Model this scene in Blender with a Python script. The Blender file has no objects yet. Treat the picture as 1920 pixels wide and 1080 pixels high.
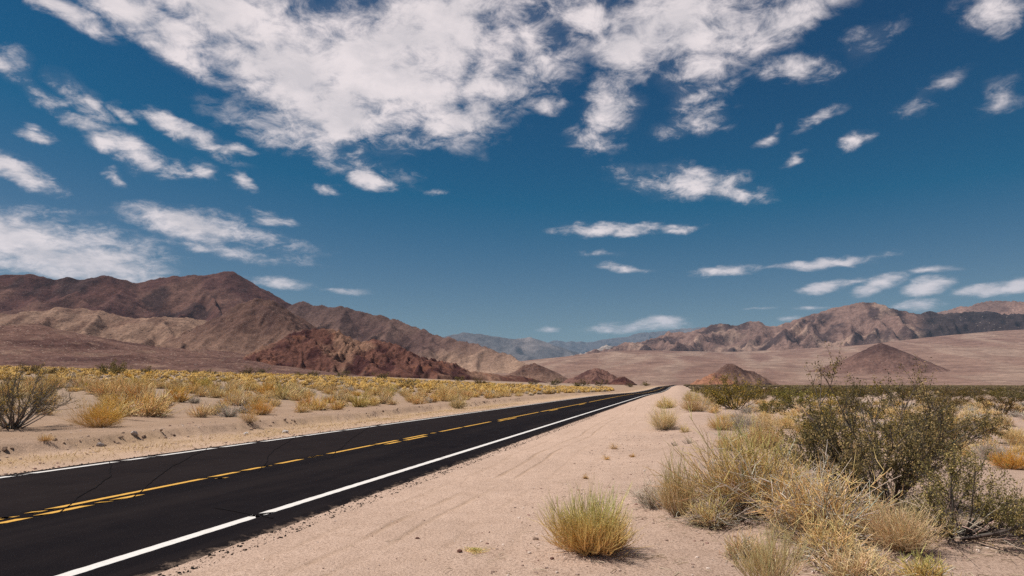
import bpy, math, random
import numpy as np
from mathutils import Vector

# ------------------------------------------------------------------ camera, world, sun, exposure
sc = bpy.context.scene
COL = sc.collection
F = 1280.0                       # focal length in pixels of the 1920 wide photograph (24 mm)
CAM_H = 1.75
PITCH = math.atan(180.0 / F)

cam_d = bpy.data.cameras.new('camera')
cam_d.lens = 24.0
cam_d.sensor_width = 36.0
cam_d.clip_start = 0.05
cam_d.clip_end = 300000.0
cam = bpy.data.objects.new('camera', cam_d)
COL.objects.link(cam)
cam.location = (0, 0, CAM_H)
cam.rotation_euler = (math.pi / 2 + PITCH, 0, 0)
sc.camera = cam

SUN_AZ = math.radians(-93.0)      # from +Y, clockwise; the sun stands to the left
SUN_EL = math.radians(59.0)
SUN_DIR = Vector((math.sin(SUN_AZ) * math.cos(SUN_EL), math.cos(SUN_AZ) * math.cos(SUN_EL), math.sin(SUN_EL)))
sun_d = bpy.data.lights.new('sun', 'SUN')
sun_d.energy = 5.0
sun_d.angle = math.radians(0.53)
sun_d.color = (1.0, 0.935, 0.86)
sun = bpy.data.objects.new('sun', sun_d)
COL.objects.link(sun)
sun.rotation_euler = (-SUN_DIR).to_track_quat('-Z', 'Y').to_euler()
sun.location = (0, 0, 50)

sc.view_settings.view_transform = 'Standard'
sc.view_settings.look = 'None'
sc.view_settings.exposure = 0.15
sc.view_settings.gamma = 1.0
sc.view_settings.use_curve_mapping = False
sc.cycles.max_bounces = 8
sc.cycles.diffuse_bounces = 6
sc.cycles.glossy_bounces = 2
sc.cycles.transmission_bounces = 3
sc.cycles.transparent_max_bounces = 8
sc.cycles.volume_bounces = 1
sc.cycles.sample_clamp_indirect = 4.0
sc.cycles.use_denoising = False


def ray(px, py):
    u = (px - 960.0) / F
    v = (540.0 - py) / F
    c, s = math.cos(PITCH), math.sin(PITCH)
    return np.array([u, c - v * s, s + v * c])


def far(px, py, R):
    """the point seen at a photograph pixel, R metres away along the ground"""
    d = ray(px, py)
    k = R / math.hypot(d[0], d[1])
    return np.array([d[0] * k, d[1] * k, CAM_H + d[2] * k])


# -------- node helpers
class NT:
    def __init__(self, tree):
        self.t = tree
        tree.nodes.clear()

    def n(self, typ, **kw):
        nd = self.t.nodes.new(typ)
        for k, v in kw.items():
            if k == 'inp':
                for i, val in v.items():
                    if hasattr(val, 'bl_idname') and hasattr(val, 'is_output'):
                        self.t.links.new(val, nd.inputs[i])
                    else:
                        nd.inputs[i].default_value = val
            else:
                setattr(nd, k, v)
        return nd

    def math(self, op, a, b=None, c=None, clamp=False):
        d = {0: a}
        if b is not None:
            d[1] = b
        if c is not None:
            d[2] = c
        return self.n('ShaderNodeMath', operation=op, use_clamp=clamp, inp=d).outputs[0]

    def vmath(self, op, a, b=None, scale=None):
        d = {0: a}
        if b is not None:
            d[1] = b
        nd = self.n('ShaderNodeVectorMath', operation=op, inp=d)
        if scale is not None:
            if hasattr(scale, 'is_output'):
                self.t.links.new(scale, nd.inputs['Scale'])
            else:
                nd.inputs['Scale'].default_value = scale
        return nd.outputs['Value'] if op in ('LENGTH', 'DOT_PRODUCT', 'DISTANCE') else nd.outputs[0]

    def noise(self, vec, scale, detail=4.0, rough=0.55, dist=0.0, lac=2.0):
        return self.n('ShaderNodeTexNoise', inp={'Vector': vec, 'Scale': scale, 'Detail': detail, 'Roughness': rough, 'Distortion': dist, 'Lacunarity': lac})

    def rng(self, v, a, b, c=0.0, d=1.0, smooth=False):
        return self.n('ShaderNodeMapRange', interpolation_type='SMOOTHSTEP' if smooth else 'LINEAR',
                      inp={0: v, 1: a, 2: b, 3: c, 4: d}).outputs[0]

    def mix(self, f, a, b, blend='MIX'):
        return self.n('ShaderNodeMix', data_type='RGBA', blend_type=blend, inp={0: f, 6: a, 7: b}).outputs[2]


# -------- world: Nishita sky with broken cloud
world = bpy.data.worlds.new('World')
sc.world = world
world.use_nodes = True
world.cycles.sampling_method = 'NONE'
W = NT(world.node_tree)
sky = W.n('ShaderNodeTexSky', sky_type='NISHITA', sun_disc=False, sun_elevation=SUN_EL, sun_rotation=SUN_AZ,
          altitude=300.0, air_density=1.0, dust_density=0.1, ozone_density=2.2)
# film-like colour response of the whole sky: red falls away quickly, blue stays
_rgb = W.n('ShaderNodeSeparateColor', inp={0: sky.outputs[0]}).outputs
sky_g = W.math('MULTIPLY', W.math('POWER', _rgb[1], 1.56), 0.29)
sky_b = W.math('MULTIPLY', W.math('POWER', _rgb[2], 1.2), 0.53)
sky_r = W.math('MULTIPLY', W.math('MAXIMUM', W.math('SUBTRACT', _rgb[0], 1.85), 0.02), 1.3)
sky_r = W.math('MINIMUM', sky_r, W.math('MULTIPLY', sky_g, 0.8))
skyc = W.n('ShaderNodeCombineColor', inp={0: sky_r, 1: sky_g, 2: sky_b}).outputs[0]
bg_sky = W.n('ShaderNodeBackground', inp={'Color': skyc, 'Strength': 0.05}).outputs[0]

tc = W.n('ShaderNodeTexCoord').outputs['Generated']
dirv = W.vmath('NORMALIZE', tc)
sep = W.n('ShaderNodeSeparateXYZ', inp={0: dirv})
dx, dy, dz = sep.outputs
az = W.math('ARCTAN2', dx, dy)
el = W.math('ARCSINE', dz)
# the cloud field repeats mirrored round the horizon, so that the sky goes on outside the picture as inside it
azf = W.math('SUBTRACT', W.math('PINGPONG', W.math('ADD', az, math.radians(45.0 + 360.0)), math.radians(90.0)), math.radians(45.0))
zz = W.math('ADD', W.math('MAXIMUM', dz, 0.0), 0.27)
plane = W.n('ShaderNodeCombineXYZ', inp={0: W.math('DIVIDE', dx, zz), 1: W.math('DIVIDE', dy, zz), 2: 0.0}).outputs[0]
ang = W.n('ShaderNodeCombineXYZ', inp={0: azf, 1: el, 2: 0.0}).outputs[0]
# large warp of the masks
warp = W.noise(plane, 3.4, 3.0, 0.6).outputs['Color']
warp = W.vmath('SCALE', W.vmath('SUBTRACT', warp, (0.5, 0.5, 0.5)), scale=W.rng(el, 0.10, 0.30, 0.25, 1.0))
angw = W.vmath('ADD', ang, W.vmath('MULTIPLY', warp, (0.10, 0.055, 0.0)))
warp2 = W.vmath('SCALE', W.vmath('SUBTRACT', W.noise(plane, 12.0, 3.0, 0.6).outputs['Color'], (0.5, 0.5, 0.5)), scale=W.rng(el, 0.10, 0.30, 0.2, 1.0))
angw = W.vmath('ADD', angw, W.vmath('MULTIPLY', warp2, (0.035, 0.020, 0.0)))

#        px    py    rx   ry  rot  weight
CLOUDS = [
    (470, 30, 330, 100, 16, 1.15), (250, 20, 230, 50, 17, 1.0), (90, 5, 130, 30, 17, .9), (560, 125, 240, 100, 18, 1.2),
    (700, 140, 230, 120, 8, 1.3), (640, 210, 170, 66, 10, 1.15), (860, 70, 190, 160, 0, 1.2), (900, 170, 90, 62, -10, .9),
    (330, 95, 120, 40, 22, .85), (990, 95, 75, 95, -20, .95), (1090, 40, 90, 55, 10, .85), (1270, 40, 210, 85, 4, 1.05),
    (1180, 90, 90, 60, 15, .75), (1320, 120, 95, 55, -15, .9), (1310, 175, 80, 32, -12, .7), (1490, 30, 130, 48, -16, .8),
    (1145, 195, 62, 62, 25, .98), (1110, 262, 62, 34, 20, .58), (1290, 228, 80, 34, -14, .62), (1490, 128, 85, 30, 6, .68),
    (1850, 12, 100, 44, 8, .66), (1620, 70, 60, 28, -30, .40), (1740, 180, 70, 20, -30, .28), (1890, 185, 44, 30, -30, .26),
    (815, 240, 44, 24, 2, .95), (1030, 197, 26, 18, -20, .55), (600, 270, 170, 38, 12, .48), (665, 284, 40, 20, 10, .62),
    (145, 175, 80, 30, 32, .85), (75, 178, 60, 26, 30, .55), (60, 258, 44, 20, 24, .85), (220, 202, 36, 16, 45, .7),
    (245, 290, 78, 34, 14, .8), (350, 252, 110, 26, 22, .92), (435, 278, 34, 20, 20, .7), (25, 328, 95, 26, 14, .88), (150, 230, 60, 22, 15, .6),
    (226, 340, 24, 16, 10, .75), (330, 325, 50, 16, -10, .5), (380, 325, 26, 16, 20, .55), (455, 347, 38, 13, 25, .68), (20, 120, 60, 36, 20, .55),
    (700, 342, 42, 23, 4, .98), (610, 352, 34, 12, 6, .45), (820, 357, 26, 10, -6, .45),
    (1285, 345, 140, 36, 6, .92), (1385, 366, 60, 17, 6, .75), (1620, 260, 46, 19, -14, .85), (1500, 285, 30, 14, -20, .55), (1445, 250, 36, 12, -22, .42), (1540, 220, 44, 14, -20, .42),
    (1135, 433, 105, 14, -1, .95), (1260, 428, 80, 9, 2, .5), (1165, 503, 55, 9, 4, .72), (1130, 478, 50, 8, 0, .4),
    (95, 462, 270, 60, 9, .98), (40, 500, 330, 22, 3, .6), (410, 437, 170, 30, 9, .82), (440, 478, 150, 12, 3, .5), (525, 529, 72, 13, 2, .75), (640, 547, 50, 7, 2, .6), (520, 413, 50, 13, 6, .55),
    (1555, 492, 125, 11, 0, .92), (1365, 507, 80, 11, -4, .85), (1545, 538, 52, 15, -8, 1.0), (1650, 535, 56, 17, -14, 1.0),
    (1735, 541, 52, 19, -4, 1.0), (1725, 574, 58, 15, 0, .85), (1850, 545, 72, 13, -4, .95), (1905, 536, 46, 17, -10, .95), (1600, 527, 70, 8, -4, .6), (1740, 512, 60, 7, 0, .5),
    (1190, 613, 110, 13, -2, .8), (1240, 603, 52, 13, 0, .85), (1480, 596, 30, 8, -4, .7), (1520, 577, 44, 5, 0, .6), (1425, 578, 40, 4, 0, .6), (1030, 618, 24, 8, 0, .6), (1130, 614, 36, 8, 0, .6),
    (500, -230, 520, 190, 14, .9), (1250, -200, 420, 170, 0, .9), (900, -420, 500, 150, 0, .8), (2080, -60, 160, 90, -20, .8), (-150, 60, 120, 50, 20, .7), (2050, 330, 90, 40, -10, .7),
]


def azel(px, py):
    d = ray(px, py)
    return math.atan2(d[0], d[1]), math.atan2(d[2], math.hypot(d[0], d[1]))


_s = W.n('ShaderNodeSeparateXYZ', inp={0: angw})
aw_x, aw_y = _s.outputs[0], _s.outputs[1]
cover = None
for (cx, cy, rx, ry, rot, wt) in CLOUDS:
    a0, e0 = azel(cx, cy)
    a1, _ = azel(cx + rx * .5, cy)
    _, e1 = azel(cx, cy - ry * .5)
    sx, sy = abs(a1 - a0) * 2, abs(e1 - e0) * 2
    msc = 1.25 if rx > 140 else 1.1
    # the running maximum rides along in z (scaled away) so that the masks are worked out one after another
    vin = angw if cover is None else W.n('ShaderNodeCombineXYZ', inp={0: aw_x, 1: aw_y, 2: cover}).outputs[0]
    mp = W.n('ShaderNodeMapping', vector_type='TEXTURE', inp={'Vector': vin, 'Location': (a0, e0, 0), 'Rotation': (0, 0, math.radians(-rot)), 'Scale': (sx * msc, sy * msc, 1e5)})
    d = W.vmath('LENGTH', mp.outputs[0])
    v = W.math('MULTIPLY_ADD', d, -wt, wt)
    cover = v if cover is None else W.math('SMOOTH_MAX', cover, v, 0.12)
cover = W.math('MAXIMUM', cover, -0.6)


def cloud_noise(vec):
    a = W.noise(vec, 4.6, 6.0, 0.58, 0.15).outputs[0]
    b = W.noise(vec, 17.0, 7.0, 0.68, 0.4).outputs[0]
    return W.math('ADD', W.math('MULTIPLY', a, 0.57), W.math('MULTIPLY', b, 0.43))


pv = plane
n1 = cloud_noise(pv)
n2 = W.noise(W.vmath('ADD', pv, (-0.05, 0.035, 0.0)), 4.6, 3.0, 0.55).outputs[0]
dens = W.math('ADD', W.math('MULTIPLY', cover, 0.62), W.math('MULTIPLY', W.math('SUBTRACT', n1, 0.51), W.rng(el, 0.12, 0.30, 1.5, 2.6)))
alpha = W.rng(dens, -0.05, 0.55, 0.0, 1.0, True)
alpha = W.math('MULTIPLY', alpha, W.rng(cover, -0.16, 0.30, 0.0, 1.0, True))
alpha = W.math('MAXIMUM', alpha, W.math('MULTIPLY', W.rng(cover, 0.0, 0.7, 0.0, 0.38, True), W.rng(n1, 0.36, 0.6)))
alpha = W.math('MULTIPLY', alpha, W.rng(el, 0.05, 0.16, 0.72, 0.97))
relief = W.rng(W.math('SUBTRACT', n1, n2), -0.10, 0.10, 0.0, 1.0)
ccol = W.mix(relief, (0.62, 0.57, 0.585, 1), (0.80, 0.715, 0.715, 1))
bg_cloud = W.n('ShaderNodeBackground', inp={'Color': ccol, 'Strength': 1.0}).outputs[0]
mixw = W.n('ShaderNodeMixShader', inp={0: alpha, 1: bg_sky, 2: bg_cloud}).outputs[0]
W.n('ShaderNodeOutputWorld', inp={0: mixw})


# ------------------------------------------------------------------ numpy helpers
def _hash(ix, iy, seed):
    h = (ix.astype(np.int64) * 374761393 + iy.astype(np.int64) * 668265263 + seed * 1442695041) & 0xFFFFFFFF
    h = ((h ^ (h >> 13)) * 1274126177) & 0xFFFFFFFF
    h = ((h ^ (h >> 16)) * 2246822519) & 0xFFFFFFFF
    return (h ^ (h >> 15)) & 0xFFFFFFFF


def noise2(x, y, seed=0):
    x = np.asarray(x, float)
    y = np.asarray(y, float)
    ix, iy = np.floor(x), np.floor(y)
    fx, fy = x - ix, y - iy
    ux, uy = fx * fx * fx * (fx * (fx * 6 - 15) + 10), fy * fy * fy * (fy * (fy * 6 - 15) + 10)

    def g(ox, oy):
        a = _hash(ix + ox, iy + oy, seed) * (2 * math.pi / 4294967296.0)
        return np.cos(a) * (fx - ox) + np.sin(a) * (fy - oy)
    a, b, c, d = g(0, 0), g(1, 0), g(0, 1), g(1, 1)
    return ((a + (b - a) * ux) * (1 - uy) + (c + (d - c) * ux) * uy) * 1.5


def fbm(x, y, oct=5, seed=0, gain=.5, lac=2.03):
    s = 0
    a = 1.0
    t = 0
    for i in range(oct):
        s = s + a * noise2(x, y, seed + i * 17)
        t += a
        a *= gain
        x = x * lac + 3.1
        y = y * lac - 1.7
    return s / t


def ridged(x, y, oct=5, seed=0, gain=.5, lac=2.05):
    s = 0
    a = 1.0
    t = 0
    for i in range(oct):
        s = s + a * (1 - 2 * np.abs(noise2(x, y, seed + i * 31)))
        t += a
        a *= gain
        x = x * lac + 5.3
        y = y * lac + 2.9
    return s / t


def sstep(x, a, b):
    t = np.clip((x - a) / (b - a), 0, 1)
    return t * t * (3 - 2 * t)


def mesh_np(name, verts, faces, cols=None, smooth=True):
    """faces: an int array (n,3) or (n,4), or a list of such arrays"""
    me = bpy.data.meshes.new(name)
    fl = faces if isinstance(faces, list) else [faces]
    fl = [f for f in fl if len(f)]
    verts = np.asarray(verts, np.float32)
    me.vertices.add(len(verts))
    me.vertices.foreach_set('co', verts.ravel())
    idx = np.concatenate([f.ravel() for f in fl]).astype(np.int32)
    tot = np.concatenate([np.full(len(f), f.shape[1]) for f in fl]).astype(np.int32)
    st = np.concatenate([[0], np.cumsum(tot)[:-1]]).astype(np.int32)
    me.loops.add(len(idx))
    me.loops.foreach_set('vertex_index', idx)
    me.polygons.add(len(tot))
    me.polygons.foreach_set('loop_start', st)
    me.polygons.foreach_set('use_smooth', np.full(len(tot), smooth))
    if cols is not None:
        at = me.color_attributes.new('col', 'FLOAT_COLOR', 'POINT')
        c = np.ones((len(verts), 4), np.float32)
        c[:, :3] = cols
        at.data.foreach_set('color', c.ravel())
    me.update(calc_edges=True)
    me.validate()
    return me


def obj(name, me, mat=None, parent=None, loc=(0, 0, 0), kind=None, label=None, cat=None, group=None):
    o = bpy.data.objects.new(name, me)
    COL.objects.link(o)
    o.location = loc
    if mat is not None and me is not None and not me.materials:
        me.materials.append(mat)
    if parent is not None:
        o.parent = parent
    tag(o, label, cat, group, kind)
    return o


def tag(o, label=None, cat=None, group=None, kind=None):
    for k, v in (('label', label), ('category', cat), ('group', group), ('kind', kind)):
        if v:
            o[k] = v
    return o


def grid_faces(nx, ny):
    i = np.arange(nx - 1)[:, None] * ny + np.arange(ny - 1)[None, :]
    i = i.ravel()
    return np.stack([i, i + ny, i + ny + 1, i + 1], 1)


# ------------------------------------------------------------------ the lie of the land
VPX = 1276.0
_d = ray(VPX, 720)
RD = np.array([_d[0], _d[1]]) / math.hypot(_d[0], _d[1])      # along the road
RN = np.array([-RD[1], RD[0]])                                # to its left


def flat(px, py, z=0.0):
    d = ray(px, py)
    k = (z - CAM_H) / d[2]
    return np.array([d[0] * k, d[1] * k])


def at_of(p):
    return float(np.dot(p, RN)), float(np.dot(p, RD))


A_R = at_of(flat(490, 965))[0]          # right white line
A_L = at_of(flat(500, 827))[0]          # left white line
A_Y = at_of(flat(83, 957))[0]           # solid yellow line
A_Y2 = A_Y - 0.27                       # broken yellow line
EDGE_R = at_of(flat(262, 1078))[0]
EDGE_L = A_L + 0.42


def zroad(t):
    """the road dips a little some way off and rises again"""
    return -0.55 * sstep(t, 95, 210) + 0.75 * sstep(t, 260, 420)


# sand gathered round the feet of the larger shrubs
HUMMOCKS = [(*flat(px_, py_), r_, h_) for px_, py_, r_, h_ in ((1110, 1036, .55, .07), (1415, 958, 1.2, .13), (1272, 966, .45, .05), (1535, 1000, 1.0, .10), (1560, 1050, .8, .06), (1652, 948, 1.3, .14), (1790, 1003, 1.1, .12), (1222, 950, .4, .04),
            (1246, 806, .8, .07), (1306, 772, 1.8, .16), (1392, 806, 1.2, .1), (1895, 880, .9, .1), (184, 802, 1.6, .14), (488, 778, 1.3, .1), (22, 803, 2.2, .14), (1862, 862, 1.0, .08))]


def ground_z(x, y, fine=True):
    x = np.asarray(x, float)
    y = np.asarray(y, float)
    a = x * RN[0] + y * RN[1]
    t = x * RD[0] + y * RD[1]
    r = np.hypot(x, y)
    z = np.zeros_like(a)
    # bajada on the left
    l = np.clip(a - 17.5, 0, 520)
    z = z + 0.036 * l - 0.016 * np.clip(a - 200, 0, 320) * 0.6
    z = z * (0.55 + 0.45 * sstep(a / (np.abs(t) + 30), 0.0, 0.5))
    # ditch and eroded lip beside the left verge
    wob = 0.9 * noise2(t * 0.08, t * 0 + 3, 5) + 0.35 * noise2(t * 0.45, t * 0 + 9, 6)
    aa = a + wob
    z = z - 0.10 * np.exp(-((aa - 15.6) / 0.9) ** 2) + 0.22 * sstep(aa, 16.6, 16.85) * (1 - sstep(aa, 17.5, 22))
    # low spoil bank on the right of the shoulder
    berm = np.exp(-((a + 0.9 + 0.6 * noise2(t * 0.12, t * 0, 8)) / 1.5) ** 2) * sstep(t, 7.5, 14) * (0.75 + 0.7 * noise2(t * 0.22, a * 0.2, 9)) * (1 - sstep(t, 60, 120))
    z = z + 0.26 * berm
    z = z - 0.10 * sstep(-a, 3.0, 7.0)
    off = 1 - sstep(a, EDGE_R - 1.6, EDGE_R - 0.1) * (1 - sstep(a, EDGE_L + 0.1, EDGE_L + 1.6))
    rough = off * (0.35 + 0.65 * (1 - sstep(a, 0.5, 2.8) * (1 - sstep(a, 15, 17))))
    z = z + 0.075 * rough * fbm(x * 0.33, y * 0.33, 4, 21)
    z = z + rough * 0.5 * sstep(r, 60, 400) * fbm(x * 0.012, y * 0.012, 4, 33)
    for (hx, hy, hr, hh) in HUMMOCKS:
        d2 = ((x - hx) ** 2 + (y - hy) ** 2) / hr ** 2
        z = z + hh * np.exp(-d2)
    if fine:
        z = z + 0.022 * rough * fbm(x * 1.9, y * 1.9, 4, 41) * (1 - sstep(r, 30, 70))
    road = 1 - off
    z = z * (1 - road) + road * (-0.03)
    z = z + zroad(t) * (1 - sstep(np.abs(a - 9), 10, 120)) - 0.35 * sstep(-a, 30, 200) * sstep(r, 60, 300)
    return z


def gz(x, y):
    return float(ground_z(np.array([x]), np.array([y]))[0])


def G(px, py):
    """the ground point seen at a photograph pixel"""
    d = ray(px, py)
    h = math.hypot(d[0], d[1])
    R = np.geomspace(3.0, 3000, 1600)
    k = R / h
    z = ground_z(d[0] * k, d[1] * k)
    i = int(np.argmax(CAM_H + d[2] * k < z))
    k = k[i]
    return np.array([d[0] * k, d[1] * k, z[i]])


# ------------------------------------------------------------------ materials
def new_mat(name):
    m = bpy.data.materials.new(name)
    m.use_nodes = True
    return m, NT(m.node_tree)


def finish(T, color, rough=0.9, bump=None, spec=0.2, extra=None):
    p = T.n('ShaderNodeBsdfPrincipled', inp={'Base Color': color, 'Roughness': rough, 'Specular IOR Level': spec})
    if bump is not None:
        T.t.links.new(bump, p.inputs['Normal'])
    T.n('ShaderNodeOutputMaterial', inp={0: p.outputs[0] if extra is None else extra(p.outputs[0])})
    return p


def ground_material():
    m, T = new_mat('desert_soil')
    col = T.n('ShaderNodeVertexColor', layer_name='col').outputs[0]
    P = T.n('ShaderNodeNewGeometry').outputs['Position']
    big = T.noise(P, 0.35, 5, .6).outputs[0]
    mid = T.noise(P, 2.6, 6, .65).outputs[0]
    fin = T.noise(P, 34.0, 5, .7).outputs[0]
    vor = T.n('ShaderNodeTexVoronoi', inp={'Vector': P, 'Scale': 26.0, 'Randomness': 1.0})
    peb = T.rng(vor.outputs['Distance'], 0.10, 0.34, 1.0, 0.0)
    pebtone = T.n('ShaderNodeSeparateColor', inp={0: vor.outputs['Color']}).outputs[0]
    c = T.mix(T.rng(big, 0.3, 0.7), T.mix(1.0, col, (0.90, 0.885, 0.87, 1), 'MULTIPLY'), T.mix(1.0, col, (1.07, 1.06, 1.05, 1), 'MULTIPLY'))
    c = T.mix(T.rng(mid, 0.34, 0.62, 0.55, 0.0), c, T.mix(1.0, c, (0.80, 0.77, 0.74, 1), 'MULTIPLY'))
    c = T.mix(T.rng(fin, 0.36, 0.52, 0.9, 0.0), c, T.mix(1.0, c, (0.55, 0.51, 0.48, 1), 'MULTIPLY'))
    stone = T.n('ShaderNodeValToRGB', inp={0: pebtone})
    e = stone.color_ramp.elements
    e[0].position, e[0].color = 0.0, (0.16, 0.11, 0.09, 1)
    e[1].position, e[1].color = 1.0, (0.62, 0.52, 0.44, 1)
    x = stone.color_ramp.elements.new(0.45)
    x.color = (0.40, 0.30, 0.235, 1)
    grav = T.n('ShaderNodeVertexColor', layer_name='gravel').outputs[0]
    sel = T.math('MULTIPLY', T.math('MULTIPLY', peb, T.rng(T.noise(P, 1.1, 4, .6).outputs[0], 0.4, 0.62)), grav)
    sel = T.math('MULTIPLY', sel, T.math('GREATER_THAN', T.noise(P, 9.0, 2, .5).outputs[0], 0.50))
    c = T.mix(sel, c, stone.outputs[0])
    # wheel tracks run along the right shoulder: two narrow compacted grooves
    a = T.vmath('DOT_PRODUCT', P, (RN[0], RN[1], 0))
    tt = T.vmath('DOT_PRODUCT', P, (RD[0], RD[1], 0))
    aw = T.math('ADD', a, T.math('MULTIPLY', T.math('SUBTRACT', T.noise(P, 0.12, 2, .5).outputs[0], 0.5), 1.0))
    groove = None
    for (a0, w, k) in ((3.15, .05, 1.0), (3.52, .06, 1.0), (2.55, .05, .4), (4.1, .07, .5), (1.9, .08, .4)):
        g = T.math('MULTIPLY', T.rng(T.math('ABSOLUTE', T.math('SUBTRACT', aw, a0)), 0.0, w * 1.5, 1.0, 0.0, True), k)
        groove = g if groove is None else T.math('MAXIMUM', groove, g)
    groove = T.math('MULTIPLY', groove, T.rng(T.noise(P, 0.45, 3, .6).outputs[0], 0.36, 0.58))
    c = T.mix(T.math('MULTIPLY', groove, 0.6), c, T.mix(1.0, c, (0.70, 0.66, 0.58, 1), 'MULTIPLY'))
    h = T.math('ADD', T.math('MULTIPLY', fin, 0.03), T.math('MULTIPLY', mid, 0.05))
    h = T.math('ADD', h, T.math('MULTIPLY', sel, 0.018))
    h = T.math('SUBTRACT', h, T.math('MULTIPLY', groove, 0.02))
    b = T.n('ShaderNodeBump', inp={'Strength': 0.85, 'Distance': 1.0, 'Height': h}).outputs[0]
    finish(T, c, 0.95, b, 0.1)
    return m


def hill_material(name, scale, speck=0.5, speck_col=(0.45, 0.36, 0.3, 1), dark_col=(0.05, 0.04, 0.035, 1), bump=1.0, vscale=1.0):
    """scale: size in metres of the coarse rock texture"""
    m, T = new_mat(name)
    col = T.n('ShaderNodeVertexColor', layer_name='col').outputs[0]
    P = T.n('ShaderNodeNewGeometry').outputs['Position']
    n1 = T.noise(P, 1.0 / scale, 7, .65).outputs[0]
    n2 = T.noise(P, 6.0 / scale, 6, .7).outputs[0]
    c = T.mix(T.rng(n1, 0.3, 0.7), T.mix(1.0, col, (0.66, 0.62, 0.62, 1), 'MULTIPLY'), T.mix(1.0, col, (1.28, 1.26, 1.22, 1), 'MULTIPLY'))
    c = T.mix(T.rng(n2, 0.36, 0.64), T.mix(1.0, c, (0.68, 0.66, 0.66, 1), 'MULTIPLY'), T.mix(1.0, c, (1.2, 1.2, 1.18, 1), 'MULTIPLY'))
    v = T.n('ShaderNodeTexVoronoi', inp={'Vector': P, 'Scale': 9.0 * vscale / scale, 'Randomness': 1.0})
    tone = T.n('ShaderNodeSeparateColor', inp={0: v.outputs['Color']})
    dot = T.rng(v.outputs['Distance'], 0.18, 0.34, 1.0, 0.0)
    f1 = T.math('MULTIPLY', dot, T.math('GREATER_THAN', tone.outputs[0], 1 - 0.5 * speck))
    f2 = T.math('MULTIPLY', dot, T.math('GREATER_THAN', tone.outputs[1], 1 - 0.5 * speck))
    c = T.mix(T.math('MULTIPLY', f1, 0.6), c, speck_col)
    c = T.mix(T.math('MULTIPLY', f2, 0.65), c, dark_col)
    h = T.math('ADD', T.math('MULTIPLY', n1, scale * 0.16), T.math('MULTIPLY', n2, scale * 0.05))
    h = T.math('ADD', h, T.math('MULTIPLY', T.math('MAXIMUM', f1, f2), scale * 0.012))
    b = T.n('ShaderNodeBump', inp={'Strength': bump, 'Distance': 1.0, 'Height': h}).outputs[0]
    finish(T, c, 0.95, b, 0.05)
    return m


def plant_material(name, var=0.25, transl=0.25, hue=0.03):
    m, T = new_mat(name)
    col = T.n('ShaderNodeVertexColor', layer_name='col').outputs[0]
    rnd = T.n('ShaderNodeObjectInfo').outputs['Random']
    hs = T.n('ShaderNodeHueSaturation', inp={'Hue': T.rng(rnd, 0, 1, 0.5 - hue, 0.5 + hue), 'Saturation': T.rng(T.math('FRACT', T.math('MULTIPLY', rnd, 7.3)), 0, 1, 0.85, 1.1),
                                             'Value': T.rng(T.math('FRACT', T.math('MULTIPLY', rnd, 13.7)), 0, 1, 1 - var, 1 + var), 'Color': col}).outputs[0]
    p = T.n('ShaderNodeBsdfPrincipled', inp={'Base Color': hs, 'Roughness': 0.75, 'Specular IOR Level': 0.25})
    tr = T.n('ShaderNodeBsdfTranslucent', inp={'Color': hs})
    mx = T.n('ShaderNodeMixShader', inp={0: transl, 1: p.outputs[0], 2: tr.outputs[0]})
    T.n('ShaderNodeOutputMaterial', inp={0: mx.outputs[0]})
    return m


M_GROUND = ground_material()
M_STEM = plant_material('dry_stems', .12, .08, .006)
M_LEAF = plant_material('small_waxy_leaves', .15, .30, .02)
M_WOOD = plant_material('weathered_wood', .1, .0, .01)


def asphalt_material():
    m, T = new_mat('asphalt')
    P = T.n('ShaderNodeNewGeometry').outputs['Position']
    a = T.vmath('DOT_PRODUCT', P, (RN[0], RN[1], 0))
    t = T.vmath('DOT_PRODUCT', P, (RD[0], RD[1], 0))
    rv = T.n('ShaderNodeCombineXYZ', inp={0: a, 1: T.math('MULTIPLY', t, 0.08), 2: 0.0}).outputs[0]
    streak = T.noise(rv, 2.2, 5, .6).outputs[0]
    fine = T.noise(P, 90.0, 3, .7).outputs[0]
    mid = T.noise(P, 1.3, 6, .65).outputs[0]
    c = T.mix(T.rng(streak, 0.3, 0.7), (0.0052, 0.0042, 0.0058, 1), (0.0085, 0.0068, 0.0080, 1))
    c = T.mix(T.math('MULTIPLY', T.rng(a, float(A_Y) - .1, float(A_Y) + .5, 0.0, 1.0, True), T.rng(mid, .3, .6, .4, 1.0)), c, (0.0150, 0.0108, 0.0108, 1))
    c = T.mix(T.rng(mid, 0.45, 0.75, 0, .6), c, (0.0135, 0.0102, 0.0108, 1))
    c = T.mix(T.rng(fine, 0.54, 0.72, 0.0, 0.75), c, (0.050, 0.040, 0.038, 1))
    patch = T.noise(rv, 0.7, 4, .6).outputs[0]
    c = T.mix(T.rng(patch, 0.5, 0.62, 0.0, 0.5), c, (0.020, 0.0152, 0.0150, 1))
    # blown sand lies in the chippings at both edges
    e = T.math('MINIMUM', T.math('SUBTRACT', a, float(EDGE_R)), T.math('SUBTRACT', float(EDGE_L), a))
    e = T.math('ADD', e, T.math('MULTIPLY', T.math('SUBTRACT', T.noise(P, 5.0, 6, .75).outputs[0], 0.5), 0.7))
    dust = T.rng(e, -0.16, 0.06, 1.0, 0.0)
    dust = T.math('MULTIPLY', dust, T.rng(fine, 0.35, 0.6, 0.35, 1.0))
    c = T.mix(T.math('MULTIPLY', dust, 0.85), c, (0.42, 0.30, 0.225, 1))
    h = T.math('MULTIPLY', fine, 0.006)
    b = T.n('ShaderNodeBump', inp={'Strength': 0.6, 'Distance': 1.0, 'Height': h}).outputs[0]
    finish(T, c, 0.95, b, 0.03)
    return m


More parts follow.
